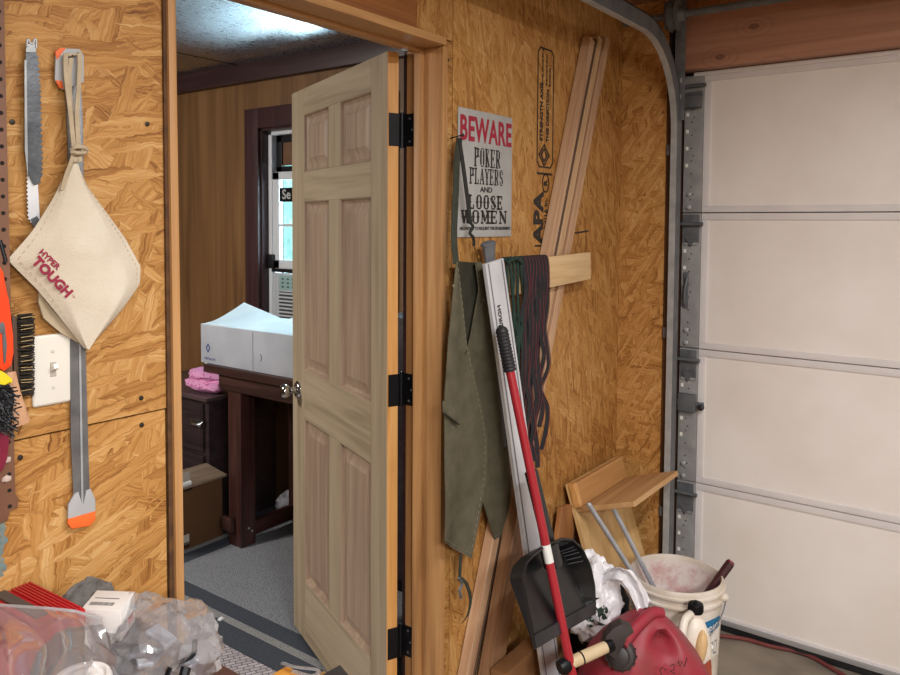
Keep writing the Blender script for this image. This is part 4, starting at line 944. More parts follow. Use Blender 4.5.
b=nb(); lathe(b,[(.0125,0),(.011,.003),(.003,.003)],t0_,14,frame((0,0,0),dv.cross(X),dv.cross(dv.cross(X))).to_3x3()); obj('end_cap',b,paint('red end cap',(132,44,58),None,5,.5),mh)
# ---- red fuel can
GH=V((RT.x,RT.y,0)).normalized(); GD=V((FW.x,FW.y,0)).normalized(); GCn=dep(645,640,2.28); GCn.z=0
gc=thing('red_fuel_can','red plastic fuel can with black spout cap in front of the white bucket','fuel can',GCn)
red=paint('dusty red polyethylene',(158,32,56),(136,58,62),9,.55,0,.1,90,None,6)
lv0=[(0.001,.155,.105,0),(.012,.175,.118,0),(.06,.185,.122,0),(.20,.185,.122,0),(.245,.172,.120,.0),(.285,.150,.112,.0),(.320,.118,.100,.003),(.348,.086,.082,.006),(.372,.058,.060,.008),(.388,.036,.040,.010),(.394,.016,.018,.010)]
lv_=[]
for A,B in zip(lv0,lv0[1:]):
    m_=max(1,int((B[0]-A[0])/.010))
    for i in range(m_): lv_.append(tuple(a+(c-a)*i/m_ for a,c in zip(A,B)))
lv_.append(lv0[-1]); lv_=[(z*1.135,a*1.04,d_,sx) for z,a,d_,sx in lv_]
b=nb(); rings=[]; n=110
def dent(a_,d_,z):
    """hand hole under the grip and the flat facet below it, on the near face"""
    if d_>0: return 0
    h=.075*math.exp(-(((a_-.032)/.032)**2+((z-.385)/.026)**2)*1.2)
    return h+.014*math.exp(-(((a_-.03)/.055)**4+((z-.30)/.055)**4))
for (z,a,d_,sx) in lv_:
    rr=[]
    for j in range(n):
        t=2*PI*j/n; c_,s_2=math.cos(t),math.sin(t); e=.62
        pa_=sx+a*math.copysign(abs(c_)**e,c_); pd_=d_*math.copysign(abs(s_2)**e,s_2)
        rr.append(b.verts.new(GCn+GH*pa_+GD*(pd_+dent(pa_,pd_,z))+Z*z))
    rings.append(rr)
for A,B in zip(rings,rings[1:]):
    for j in range(n): b.faces.new((A[j],A[(j+1)%n],B[(j+1)%n],B[j]))
b.faces.new(rings[0][::-1]); b.faces.new(rings[-1]); obj('body',b,red,gc,50)
b=nb(); hpn=[dep(622,646,2.160),dep(630,634,2.190),dep(641,622,2.220),dep(652,613,2.250),dep(661,613,2.270)]
tube(b,smooth(hpn,6),.0165,12); obj('carry_handle',b,red,gc,60)
b=nb(); 
for pts in ([(668,664),(664,661),(662,665),(664,670),(668,671)],[(672,660),(676,658),(676,664),(672,665),(677,668)],[(680,655),(682,661),(684,655),(686,661),(689,652)]): tube(b,[dep(x-2,y+6,2.135) for x,y in pts],.0014,5)
obj('marker_writing',b,ink,gc,0)
# spout: black threaded cap and lever, tan tube, black tip
sc_=dep(620,655,2.160); ax_=(dep(598,648,2.110)-dep(616,642,2.160)).normalized()
axc=(ax_*.45+Z*.25-GD*.6).normalized()
b=nb(); Rm=frame((0,0,0),axc.cross(Z),axc.cross(axc.cross(Z))).to_3x3()
lathe(b,[(.040,-.03),(.042,-.025),(.042,.0),(.038,.006),(.028,.008),(.026,.026),(.014,.03)],sc_,24,Rm if (Rm@Z).dot(axc)>0 else Rm@Matrix.Rotation(PI,3,'X'))
for k in range(14):
    a=2*PI*k/14; o_=(Rm@V((.042*math.cos(a),.042*math.sin(a),0)))
    obox(b,sc_+o_-axc*.012,(axc,o_,axc.cross(o_)),(.014,.003,.003),.001,1)
sp=obj('spout_cap',b,paint('black spout plastic',(40,36,38),(54,48,48),20,.5),gc)
b=nb(); q=[dep(603,646,2.115),dep(606,637,2.115),dep(613,629,2.115),dep(622,624,2.115),dep(633,629,2.115),dep(634,633,2.115),dep(626,637,2.115),dep(622,648,2.115),dep(616,660,2.115),dep(609,655,2.115)]
prism(b,q,GD*.035,.003); obj('thumb_lever',b,paint('dusty black lever',(62,54,52),(48,42,42),20,.6),sp)
n0,n1=dep(608,646,2.115),dep(568,664,2.060); b=nb(); tube(b,[n0,n0.lerp(n1,.5),n1],[.0155,.0165,.016],16); tz=obj('pour_tube',b,paint('tan translucent tube',(206,186,152),(190,168,134),14,.45),sp)
b=nb(); dv=(n1-n0).normalized(); tube(b,[n1-dv*.045,n1-dv*.041],.0175,16); obj('tube_band',b,'black',tz)
b=nb(); tube(b,[n1,n1+dv*.012,n1+dv*.028],[.019,.021,.017],16); obj('tube_tip',b,'black',tz)
b=nb(); tube(b,[n0-dv*.012,n0+dv*.008],.0175,16); obj('tube_collar',b,'black',tz)
# ---- white jug
JC=dep(695,640,2.42); JC.z=0; jg=thing('white_jug','white plastic jug with black cap standing between fuel can and bucket','jug',JC)
jw=paint('milky jug plastic',(232,226,216),(222,210,192),8,.4); JA=GH; JB=GD
b=nb(); rings=[]; n=32
for (z,a,d_,sx) in [(.001,.042,.036,0),(.008,.049,.041,0),(.20,.050,.043,0),(.203,.047,.040,0),(.207,.047,.040,0),(.21,.050,.043,0),(.26,.049,.042,0),(.30,.044,.040,0),(.335,.032,.034,0),(.358,.022,.024,0),(.362,.018,.018,.0),(.378,.018,.018,.0)]:
    rings.append([b.verts.new(JC+JA*(sx+a*math.copysign(abs(math.cos(2*PI*j/n))**.7,math.cos(2*PI*j/n)))+JB*(d_*math.copysign(abs(math.sin(2*PI*j/n))**.7,math.sin(2*PI*j/n)))+Z*z) for j in range(n)])
for A,B in zip(rings,rings[1:]):
    for j in range(n): b.faces.new((A[j],A[(j+1)%n],B[(j+1)%n],B[j]))
b.faces.new(rings[0][::-1]); b.faces.new(rings[-1]); obj('body',b,jw,jg,50)
b=nb(); lathe(b,[(.022,.376),(.0225,.380),(.0225,.400),(.021,.404),(.008,.405),(.006,.412),(.002,.413)],JC,24); 
for k in range(20): a=2*PI*k/20; box(b,JC.x+.0225*math.cos(a)-.001,JC.x+.0225*math.cos(a)+.001,JC.y+.0225*math.sin(a)-.001,JC.y+.0225*math.sin(a)+.001,.380,.400)
obj('cap',b,'black',jg)
b=nb(); tube(b,smooth([dep(692,613,2.410),dep(685,620,2.380),dep(682,636,2.365),dep(682,654,2.365),dep(687,668,2.370)],7),.0125,12); obj('handle',b,jw,jg,60)
b=nb(); blob(b,dep(700.5,648,2.384),(.019,.022,.056),(GH,GD,Z+GH*.12),3,.06,3,2); obj('handle_recess',b,paint('yellowed jug recess',(220,190,142),(206,168,118),12,.5),jg)
b=nb(); q=[dep(702,668,2.372),dep(711,660,2.372),dep(712,676,2.372),dep(700,690,2.372)]; prism(b,q,GD*.004); obj('label',b,paint('red-brown label',(150,60,44),(170,90,60),20,.6),jg)
# ---- tied white shopping bag on a black case, cardboard box behind
kc=thing('black_tool_case','low black case on the floor under the white shopping bag','case',(-.58,-.21,0))
b=nb(); box(b,-.665,-.505,-.30,-.12,.002,.255,.012); obj('body',b,'black',kc)
b=nb(); box(b,-.667,-.503,-.302,-.118,.17,.178,.002); obj('seam',b,'rubber',kc)
b=nb(); tube(b,smooth([(-.62,-.301,.20),(-.61,-.318,.205),(-.56,-.318,.205),(-.55,-.301,.20)],5),.006,8); obj('handle',b,'rubber',kc)
plast=paint('white film bag',(228,226,230),(206,204,210),10,.35,0,.5,26,None,5)
bg=thing('white_shopping_bag','white plastic shopping bag with dark print slumped between dustpan and fuel can','bag',(-.64,-.27,.256))
bcn=dep(593,601,2.42)
b=nb()
def bf(d,k):
    k*=1+.05*math.sin(14*math.atan2(d.y,d.x)+3*d.z)*(1-abs(d.z)); 
    if d.z>.55: k*=1.0+.25*(d.z-.55)
    return d,k
blob(b,bcn,(.088,.080,.125),(GH,GD,Z),5,.18,2.4,6,bf); 
for v in b.verts:
    q_=v.co*17; v.co+= (v.co-bcn).normalized()*(.006*noise.noise(q_)+.002*abs(noise.noise(q_*2.1)))
    if v.co.z<.262: v.co.z=.262+(.262-v.co.z)*.02
from mathutils.bvhtree import BVHTree
sackt=BVHTree.FromBMesh(b)
obj('sack',b,plast,bg,50)
b=nb(); hp_=smooth([dep(600,584,2.37),dep(611,575,2.34),dep(622,575,2.32),dep(632,584,2.31),dep(640,597,2.30),dep(645,607,2.29)],6)
m_=len(hp_)
grid(b,lambda u,v:hp_[int(round(v*(m_-1)))]+V((GH.x,GH.y,0))*(.022*(u-.5)*(.8+v))+Z*(.055*(u-.5)*(1-.45*v))+GD*(.010*math.sin(9*u+6*v)+(.008*noise.noise(V((u*4,v*5,3)))))+Z*.007*noise.noise(V((u*5,v*7,9))),14,m_-1,.002); obj('handle_loop',b,plast,bg,70)
b=nb(); random.seed(11)
def onbag(px,py): # front surface of the sack
    d=ray(px,py).normalized(); h=sackt.ray_cast(CP,d); return (h[0] if h[0] else dep(px,py,2.36))-d*.002
for (px,py,w,h,a) in [(592,612,3,7,.3),(597,614,2.5,8,-.4),(601,611,3,6,.6),(588,618,3,3,0),(604,617,3,3,.5),(594,621,4,1.6,.2),(600,624,5,1.2,.1),(590,626,3,1.4,.3),(606,610,2,4,.2)]:
    c_=onbag(px,py); u_=(GH*math.cos(a)+Z*math.sin(a)); v_=(Z*math.cos(a)-GH*math.sin(a)); s_2=2.36/772
    q=[(math.cos(t)*w*(1+.35*math.sin(3*t+px)),math.sin(t)*h*(1+.3*math.cos(2*t+py))) for t in [2*PI*i/14 for i in range(14)]]
    vs=[b.verts.new(onbag(px+x_*math.cos(a)+y_*math.sin(a),py-y_*math.cos(a)+x_*math.sin(a))) for x_,y_ in q]; b.faces.new(vs)
MT['bagprint']=paint('dark green print',(34,54,44),None,5,.6); pr=obj('leaf_print',b,MT['bagprint'],bg,0)
# wrap the print onto the sack
bx_=thing('brown_carton','brown cardboard carton on the floor behind straightedge and dustpan','box',(-.86,-.12,0))
bl,brr=wy(513,630,.165).x,wy(602,640,.165).x
card=paint('brown cardboard',(150,106,66),(136,94,58),6,.8,0,.1,80)
b=nb(); box(b,bl,brr,-.142,-.090,.001,.295,.003); obj('body',b,card,bx_)
b=nb(); prism(b,[(bl+.30,-.143,.296),(brr,-.143,.296),(brr+.01,-.19,.335),(bl+.33,-.18,.325)],(0,.003,.003)); obj('open_flap',b,paint('paler inner cardboard',(182,138,92),(168,124,80),6,.8),bx_)
b=nb(); lathe(b,[(.030,0),(.032,.004),(.032,.10),(.016,.13),(.016,.150),(.019,.151),(.019,.17),(.017,.172)],V((-.560,-.265,.257)),22); solo('black_bottle',b,'black','small black capped bottle showing beside the white shopping bag','bottle')
# ---- red cord on the concrete
b=nb(); tube(b,smooth([hz(700,634,.009),hz(722,636,.009),hz(745,639,.009),hz(770,646,.009),hz(795,651,.009),hz(812,657,.009),hz(828,666,.009),hz(848,678,.009),hz(880,700,.009)],8),.0075,10); solo('floor_power_cable',b,paint('dusty maroon cord',(116,52,50),(96,44,44),20,.7),'dusty maroon cord lying on the concrete along the garage door','cord')
# ================================================================== LEFT END OF THE DOOR WALL
# ---- perforated board strip
px1=-2.361
pg=thing('pegboard','brown perforated hardboard strip holding the orange tool and brushes','pegboard',(-2.6,-.02,1.12))
b=nb(); zb0=1.128; prism(b,[(-3.3,-.030,zb0-.02),(px1-.012,-.030,zb0-.01),(px1-.009,-.030,zb0+.005),(px1+.004,-.030,zb0+.006),(px1+.006,-.030,zb0+.02),(px1,-.030,zb0+.03),(px1,-.030,2.3),(-3.3,-.030,2.3)],(0,.006,0),.0008); obj('board',b,paint('brown hardboard',(122,84,62),(108,72,52),8,.6),pg)
b=nb()
for i in range(46):
    for j in range(3): lathe(b,[(.0032,0),(.0032,.0006)],V((px1-.008-.0254*j,-.0302,1.14+.0254*i)),10,Matrix.Rotation(PI/2,3,'X'))
obj('peg_hole',b,paint('dark peg hole',(26,18,16),None,5,.9),pg); 
b=nb(); box(b,-3.3,px1-.03,-.023,-.0005,1.13,1.17); obj('batten',b,'jambdark',pg); b=nb(); box(b,-3.3,px1-.03,-.023,-.0005,2.2,2.25); obj('batten',b,'jambdark',pg)
b=nb()
for z_ in (1.185,1.215): blob(b,(px1-.012,-.032,z_),(.007,.003,.006),None,2,.3,3,2)
obj('chipped_spot',b,paint('chipped pale spot',(190,170,160),None,5,.8),pg)
# ---- two reciprocating saw blades
def teeth_blade(name,outline_l,outline_r,side,nt,depth,d0,mat,label,group):
    L=[wy(x,y,d0) for x,y in outline_l]; Rr=[wy(x,y,d0) for x,y in outline_r]; n=nt*2
    l=[poly(L,i/n) for i in range(n+1)]; r=[poly(Rr,i/n) for i in range(n+1)]
    for i in range(3,n-1):
        if i%2:
            if side>0: r[i]=r[i]+(r[i]-l[i]).normalized()*depth
            else: l[i]=l[i]+(l[i]-r[i]).normalized()*depth
    b=nb(); off=V((0,.0016,0)); fl=[b.verts.new(p) for p in l]; fr=[b.verts.new(p) for p in r]; bl_=[b.verts.new(p+off) for p in l]; br_=[b.verts.new(p+off) for p in r]
    for i in range(n):
        b.faces.new((fl[i],fr[i],fr[i+1],fl[i+1])); b.faces.new((bl_[i+1],br_[i+1],br_[i],bl_[i])); b.faces.new((fl[i+1],bl_[i+1],bl_[i],fl[i])); b.faces.new((fr[i],br_[i],br_[i+1],fr[i+1]))
    b.faces.new((fl[0],bl_[0],br_[0],fr[0])); b.faces.new((fl[n],fr[n],br_[n],bl_[n])); return b
r_=thing('saw_blade','dark steel saw blade with coarse teeth hanging above the white blade','saw blade',wy(32,120,.012),'saw blades on the left wall')
b=teeth_blade('',[(26,49),(25,100),(24,150),(29,175),(34,185)],[(36,49),(39,90),(40,130),(41,160),(40.5,183)],1,24,.0045,.012,None,'',''); obj('blade',b,paint('scratched dark steel',(104,108,114),(72,76,82),22,.38,.5,.1,120),r_,20)
b=nb(); tube(b,smooth([wy(27,47,.013),wy(27,41,.013),wy(29,40,.013),wy(30,43,.013),wy(33,43.5,.013),wy(34,40,.013),wy(36,40,.013),wy(36,48,.013)],4),.0018,6); prism(b,[wy(26.5,44,.013),wy(36.5,44,.013),wy(36,52,.013),wy(26,52,.013)],(0,.0015,0)); obj('tang',b,'steel_l',r_)
b=nb(); prism(b,[wy(24.5,60,.0145),wy(26.5,60,.0145),wy(28,178,.0145),wy(25,150,.0145)],(0,.002,0)); obj('back_strip',b,'steel_l',r_)
r_=thing('saw_blade','white painted saw blade with fine teeth hanging below the dark one','saw blade',wy(36,200,.009),'saw blades on the left wall')
b=teeth_blade('',[(28,105),(28.5,150),(28,190),(29,218),(36,227)],[(34,105),(36,150),(38,185),(40,222),(38,226.5)],-1,30,.0025,.0085,None,'',''); obj('blade',b,paint('white blade paint',(226,228,232),(206,208,214),10,.4),r_,20)
b=nb(); prism(b,[wy(31,219,.0095),wy(37,216,.0095),wy(40,221,.0095),wy(38.5,226.5,.0095),wy(33,226,.0095)],(0,.001,0)); obj('grey_tip',b,'steel_d',r_)
# ---- long steel strip with orange-tipped guards
st_=thing('hanging_blade_strip','long steel blade strip with grey and orange end guards hanging beside the light switch','blade',wy(78,300,.008))
b=nb(); prism(b,[wy(64,70,.008),wy(80,66,.008),wy(83,120,.008),wy(86,360,.008),wy(89,470,.008),wy(90,500,.008),wy(74,502,.008),wy(71,440,.008),wy(70,300,.008),wy(68,140,.008)],(0,.002,0),.0004); obj('strip',b,paint('brushed grey steel',(124,124,126),(96,98,102),22,.42,.35,.12,150),st_)
b=nb(); prism(b,[wy(75.5,130,.0095),wy(77.5,130,.0095),wy(83.5,505,.0095),wy(81.5,505,.0095)],(0,.001,0)); obj('groove',b,'steel_l',st_)
gg=paint('grey plastic guard',(176,178,180),(160,162,166),10,.5); oo=paint('orange guard tip',(236,112,48),(224,98,40),10,.5)
b=nb(); prism(b,[wy(56,52,.011),wy(60,48,.011),wy(80,49,.011),wy(84,56,.011),wy(84,82,.011),wy(64,90,.011),wy(60,88,.011),wy(55,80,.011)],(0,.004,0),.001); g1_=obj('upper_guard',b,gg,st_)
b=nb(); prism(b,[wy(55.5,52,.0118),wy(60,48,.0118),wy(66,48,.0118),wy(57,60,.0118)],(0,.004,0)); obj('orange_corner',b,oo,g1_); b=nb(); prism(b,[wy(55.5,80,.0118),wy(62,81,.0118),wy(64,89,.0118),wy(60,88,.0118)],(0,.004,0)); obj('orange_corner',b,oo,g1_)
b=nb(); low_=[wy(75,494,.011),wy(79,492,.011),wy(81.5,504,.011),wy(84,504,.011),wy(86,491,.011),wy(91,489,.011),wy(95.5,500,.011),wy(95.5,520,.011),wy(90,526,.011),wy(72,529,.011),wy(68,524,.011),wy(68.5,505,.011)]
prism(b,low_,(0,.004,0),.0008); g2_=obj('lower_guard',b,gg,st_)
b=nb(); prism(b,[wy(68.2,519,.0116),wy(95.6,511,.0116),wy(95.5,520,.0116),wy(90,526,.0116),wy(72,529,.0116),wy(68,524,.0116)],(0,.0045,0),.0006); obj('orange_tip',b,oo,g2_)
# ---- canvas tool bag
cv=paint('cream canvas',(216,206,190),(200,188,168),9,.9,0,.3,420,.2,6)
def cdep(p): return .034+.010*noise.noise(V((p.x*9,p.z*9,1.3)))+.006*math.sin(22*(p.x+p.z*.6))
L_=[(79,158),(62,190),(38,228),(12,258),(12,263)]; R_=[(82,158),(98,198),(118,230),(140,262),(140,273)]
bagL=[wy(*q,.034) for q in [(77,160),(58,196),(34,232),(11,260),(40,289),(58,311),(78,336),(88,349)]]
bagR=[wy(*q,.034) for q in [(81,160),(92,186),(111,213),(131,240),(146,267),(144,284),(121,313),(91,350)]]
cb_=thing('canvas_tool_bag','cream canvas tool apron with crimson lettering, folded in a diamond and hung by its ties','tool apron',wy(79,160,.03))
def cf(u,v):
    p=poly(bagL,v).lerp(poly(bagR,v),u).copy(); e=min(u,1-u,1)*2; p.y=-cdep(p)*(.55+.45*min(1,4*min(u,1-u)+.25))-.004*math.sin(34*(p.x*.8+p.z*.6))*math.sin(PI*u)*(1 if v<.5 else .4); return p
b=nb(); grid(b,cf,30,44,.003); obj('front_fold',b,cv,cb_,60)
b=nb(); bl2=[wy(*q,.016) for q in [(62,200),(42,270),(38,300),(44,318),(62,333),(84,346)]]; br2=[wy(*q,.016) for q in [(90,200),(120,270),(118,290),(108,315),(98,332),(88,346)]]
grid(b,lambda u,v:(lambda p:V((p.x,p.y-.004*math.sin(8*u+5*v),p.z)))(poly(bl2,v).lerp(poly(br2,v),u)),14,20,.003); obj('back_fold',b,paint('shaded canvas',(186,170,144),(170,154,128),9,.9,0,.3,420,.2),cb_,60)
tie=paint('canvas tie tape',(186,170,144),(166,150,124),30,.9,0,.3,300)
b=nb()
for pts in ([(72,56),(66,54),(66,75),(70,110),(73,140),(76,162)],[(72,56),(79,54),(79,80),(77,110),(78,140),(80,162)],[(71,58),(69,80),(72,120),(74,150),(66,175),(62,190)]):
    ribbon(b,smooth([wy(x,y,.020+.008*(i>2)) for i,(x,y) in enumerate(pts)],8),(.0075,0,.002),.002)
tube(b,smooth([wy(71,150,.03),wy(76,147,.036),wy(85,148,.034),wy(86,152,.03),wy(78,153,.036),wy(71,152,.03)],5),.0035,7); obj('tie_tape',b,tie,cb_)
b=nb(); hs=[cf(.06,.03+.9*i/60)+V((0,-.002,0)) for i in range(61)]; h2=[cf(.95,.05+.6*i/50)+V((0,-.002,0)) for i in range(51)]
for hsx in (hs,h2):
    for i in range(0,len(hsx)-1,2): tube(b,[hsx[i],hsx[i+1]],.0004,4)
obj('hem_stitching',b,paint('hem stitch',(192,176,150),None,5,.9),cb_,0)
b=nb(); 
def logo(body,pa,pb_,size,off,sx):
    p,q=wy(*pa,.034),wy(*pb_,.034); t=nb(); text(t,body,frame(p,q-p,(q-p).cross(Y) if ((q-p).cross(Y)).z>0 else -(q-p).cross(Y)),size,0,off,sx,'LEFT')
    bmesh.ops.subdivide_edges(t,edges=[e for e in t.edges if e.calc_length()>.006],cuts=2)
    for v in t.verts:
        s_2=v.co.copy(); k=CP+(s_2-CP)*1.0; v.co.y=-cdep(s_2)-.0012
    me=bpy.data.meshes.new('t'); t.to_mesh(me); t.free(); b.from_mesh(me); bpy.data.meshes.remove(me)
logo('HYPER',(39,250.5),(58.3,269),.0125,.0005,1.12); logo('TOUGH',(34,259),(69,296),.0205,.0011,1.10); logo('TM',(70,295),(74,299),.0045,0,1)
obj('printed_lettering',b,paint('crimson print',(150,30,62),(134,28,56),30,.7),cb_,0)
# ---- light switch
sw=[wy(30,337.5,0),wy(69.5,331,0),wy(70,401,0),wy(31,407,0)]; x0_,x1_,z0_,z1_=wy(30,337,0).x,wy(70.2,331,0).x,wy(50,404,0).z,wy(50,334,0).z
lsw=thing('light_switch','white toggle light switch plate between wire brush and hanging steel strip','light switch',((x0_+x1_)/2,0,z0_))
b=nb(); box(b,x0_,x1_,-.0065,-.0003,z0_,z1_,.0045,3); obj('wall_plate',b,paint('white switch plate',(226,222,212),None,5,.35),lsw,50)
xm,zm_=(x0_+x1_)/2,(z0_+z1_)/2
b=nb(); box(b,xm-.005,xm+.005,-.0075,-.006,zm_-.012,zm_+.012,.0005,1); obj('slot',b,paint('switch slot shade',(176,170,158),None,5,.5),lsw)
b=nb(); obox(b,(xm,-.011,zm_+.004),(X,V((0,-1,.45)),V((0,.45,1))),(.0042,.007,.0045),.0012,2); obj('toggle',b,paint('white toggle',(234,230,222),None,5,.35),lsw)
b=nb()
for dz_ in (-.030,.030): lathe(b,[(.0032,0),(.0030,.001),(.001,.0016)],V((xm,-.0065,zm_+dz_)),10,Matrix.Rotation(PI/2,3,'X'))
obj('screw',b,paint('white screw head',(206,202,192),None,5,.35),lsw)
# ---- brushes and orange tool hanging on the perforated board
wbz=thing('wire_brush','long wire brush with dark bristles hanging between pegboard and light switch','brush',wy(24,395,.02))
b=nb(); q=[wy(12,316,.03),wy(17,316,.03),wy(20,396,.03),wy(15,396,.03)]; prism(b,q,(0,.018,0),.002); obj('back_block',b,wood('brush back',(58,42,32),(76,56,42),(92,70,54),2),wbz)
b=nb(); random.seed(9)
for i in range(34):
    y=316+79*i/33
    for k in range(9):
        p=wy(17,y+random.uniform(-1.3,1.3),.012+.0022*k); x=32.5+random.uniform(-1,2.5); q_=wy(x,y-1+random.uniform(-2,2),.010+.0024*k); tube(b,[p,q_],.0009,4,False)
obj('wire_bristle',b,paint('dark wire bristles',(40,36,33),(66,58,48),90,.5,.2),wbz,0)
b=nb(); 
for i in range(13): y=320+76*i/13+random.uniform(-2,2); tube(b,[wy(21,y,.031),wy(33,y-1.5+random.uniform(-1,1),.029)],.0005,4,False)
obj('bright_bristle',b,paint('tan bristles',(206,180,130),None,5,.6),wbz,0)
yb=thing('bench_brush','black bristled bench brush with yellow band and pale wooden handle on the pegboard','brush',wy(8,432,.06))
b=nb(); q=[wy(-14,381,.085),wy(0,380,.085),wy(10,384,.085),wy(15,390,.085),wy(16,400,.085),wy(13,415,.085),wy(12,428,.085),wy(-14,440,.085)]; prism(b,q,(0,.045,0),.006); 
random.seed(2)
for i in range(160):
    y=random.uniform(386,432); x=random.uniform(-6,13); p=wy(x,y,.085); tube(b,[p,p+V((random.uniform(-.006,.012),-.006,random.uniform(-.012,.003)))],.0011,4,False)
obj('bristles',b,'rubber',yb,40)
b=nb(); q=[wy(-14,368,.086),wy(0,370,.086),(wy(6,373,.086)),wy(13,379,.086),wy(13,384,.086),wy(5,383,.086),wy(-14,384,.086)]; prism(b,q,(0,.046,0),.003); obj('yellow_band',b,paint('yellow plastic',(226,206,30),(210,190,24),10,.5),yb)
b=nb(); tube(b,smooth([wy(11,372,.04),wy(14,392,.045),wy(18,410,.05),wy(21,424,.05)],6),[.007+.007*min(1,i/17) for i in range(19)],14,True,((0,1,0),.5)); obj('handle',b,wood('pale handle wood',(170,124,92),(196,150,116),(212,170,136),2,-.25),yb)
og=thing('orange_saw_handle','orange plastic tool handle hanging on the pegboard above the bench brush','tool',wy(5,366,.05))
b=nb(); q=[wy(-12,262,.055),wy(-2,262,.055),wy(4,272,.055),wy(9,300,.055),wy(13,335,.055),wy(14.5,352,.055),wy(12,366,.055),wy(4,372,.055),wy(-4,366,.055),wy(-12,330,.055)]; prism(b,q,(0,.020,0),.004); obj('body',b,paint('bright orange plastic',(240,74,26),(226,62,22),10,.4),og)
b=nb(); q=[wy(2,322,.0565),wy(5,325,.0565),wy(7,345,.0565),wy(6,362,.0565),wy(4,364,.0565),wy(3,345,.0565)]; prism(b,q,(0,.004,0),.001); prism(b,[wy(-3,324,.0572),wy(4,322,.0572),wy(5,333,.0572),wy(-3,334,.0572)],(0,.004,0),.001); obj('dark_slot',b,'steel_d',og)
b=nb(); tube(b,[wy(0,240,.045),wy(6,262,.05)],.003,8); obj('hang_wire',b,'black',og)
b=nb(); q=[wy(-14,430,.055),wy(9,432,.055),wy(11,440,.055),wy(9,458,.055),wy(4,472,.055),wy(-14,478,.055)]; prism(b,q,(0,.020,0),.008); solo('hanging_pouch',b,paint('crimson fabric',(130,24,54),(110,20,46),14,.8),'crimson fabric pouch hanging on the pegboard under the bench brush','pouch')
# blue-grey paint left on the board edge by the pegboard foot
b=nb(); random.seed(21)
for k in range(9):
    p=wy(random.uniform(-3,3.5),522+6.5*k,.0006); blob(b,p,(.006+.004*random.random(),.0006,.007),None,2,.6,3,k)
obj('paint_smear',b,paint('blue-grey paint smear',(96,122,126),(130,132,120),60,.85),WLL)
# ================================================================== WORKBENCH IN THE FOREGROUND
BZ=.885
wbn=thing('workbench','brown hardboard-topped workbench below the light switch, covered in clear bags','workbench',(-2.7,-.4,0))
e0,e1=hz(186,645,BZ),hz(240,673,BZ); bxR=(e0.x+e1.x)/2
b=nb(); box(b,-3.25,bxR,-.75,-.015,BZ-.03,BZ,.003); obj('top',b,paint('brown hardboard top',(96,62,48),(82,52,42),9,.5,0,.1,60),wbn)
for xx in (-3.2,bxR-.06):
    for yy in (-.72,-.08): b=nb(); box(b,xx,xx+.05,yy,yy+.05,0.001,BZ-.03,.003); obj('leg',b,'jamb',wbn)
b=nb(); box(b,-3.2,bxR-.01,-.74,-.72,BZ-.12,BZ-.03,.002); obj('apron',b,'jamb_x',wbn)
# ---- red tool case
RZ=1.012
A_,B_,C_=hz(31,578,RZ),hz(86,605,RZ),hz(-70,618,RZ)
rc=thing('red_tool_case','red plastic tool case with ribbed lid lying at the back of the workbench','tool case',((A_.x+C_.x)/2,(A_.y+B_.y)/2,BZ))
redc=paint('red case plastic',(190,28,40),(172,24,36),8,.4)
uu=(B_-A_); uu.z=0; vv=(C_-A_); vv.z=0
shift=V((0,min(0,-.05-max(A_.y,B_.y)),0))
def rp(a,c,z): return A_+uu*a+vv*c+V((0,0,z-RZ))
b=nb(); prism(b,[rp(0,0,BZ+.001),rp(1,0,BZ+.001),rp(1,1,BZ+.001),rp(0,1,BZ+.001)],(0,0,RZ-BZ-.006),.004); obj('shell',b,redc,rc)
b=nb()
for k in range(6):
    c=.03+.036*k; prism(b,[rp(.03,c,RZ-.006),rp(.97,c,RZ-.006),rp(.97,c+.022,RZ-.006),rp(.03,c+.022,RZ-.006)],(0,0,.004),.0008)
for c in (.44,.62): prism(b,[rp(.03,c,RZ-.006),rp(.97,c,RZ-.006),rp(.97,c+.05,RZ-.006),rp(.03,c+.05,RZ-.006)],(0,0,.004),.0008)
obj('rib',b,redc,rc)
b=nb(); prism(b,[rp(.0,.28,RZ-.006),rp(.80,.28,RZ-.006),rp(.80,.40,RZ-.006),rp(.0,.40,RZ-.006)],(0,0,.004),.001); obj('grey_inlay',b,paint('grey lid inlay',(84,76,72),(70,62,60),12,.6),rc)
# ---- grey abrasive pad
b=nb(); P=hz(92,589,.945); P=hz(94,587,.985); blob(b,(P.x,-.055,.935),(.050,.022,.055),None,4,.14,3,8); 
for v in b.verts: v.co.z=max(v.co.z,BZ+.001)
solo('grey_rag',b,paint('speckled grey rag',(112,108,104),(84,80,78),60,.95,0,.5,200),'crumpled grey rag at the back of the workbench behind the white carton','rag')
# ---- small black case with the white carton on it
WZ=1.0
a0,a1,a2=hz(97,590,WZ),hz(135,591.5,WZ),hz(127,611,WZ); ux=(a1-a0); uy=(a2-a1); ux.z=uy.z=0
uy=uy-ux*(uy.dot(ux)/ux.length_squared)*.6
def wp(a,c,z): return a0+ux*a+uy*c+V((0,0,z-WZ))
bc=thing('small_black_case','small black case under the white barcode carton on the workbench','case',wp(.5,.5,BZ))
b=nb(); prism(b,[wp(-.25,-.05,BZ+.001),wp(1.1,-.05,BZ+.001),wp(1.1,1.12,BZ+.001),wp(-.25,1.12,BZ+.001)],(0,0,.066),.004); obj('body',b,paint('blue-black plastic',(36,38,46),(46,48,56),20,.4),bc)
b=nb(); prism(b,[wp(-.27,-.06,BZ+.045),wp(1.12,-.06,BZ+.045),wp(1.12,1.14,BZ+.045),wp(-.27,1.14,BZ+.045)],(0,0,.004),.001); obj('lid_seam',b,'rubber',bc)
wc=thing('white_barcode_carton','small white carton with barcode sticker standing on the black case','carton',wp(.5,.5,BZ+.068))
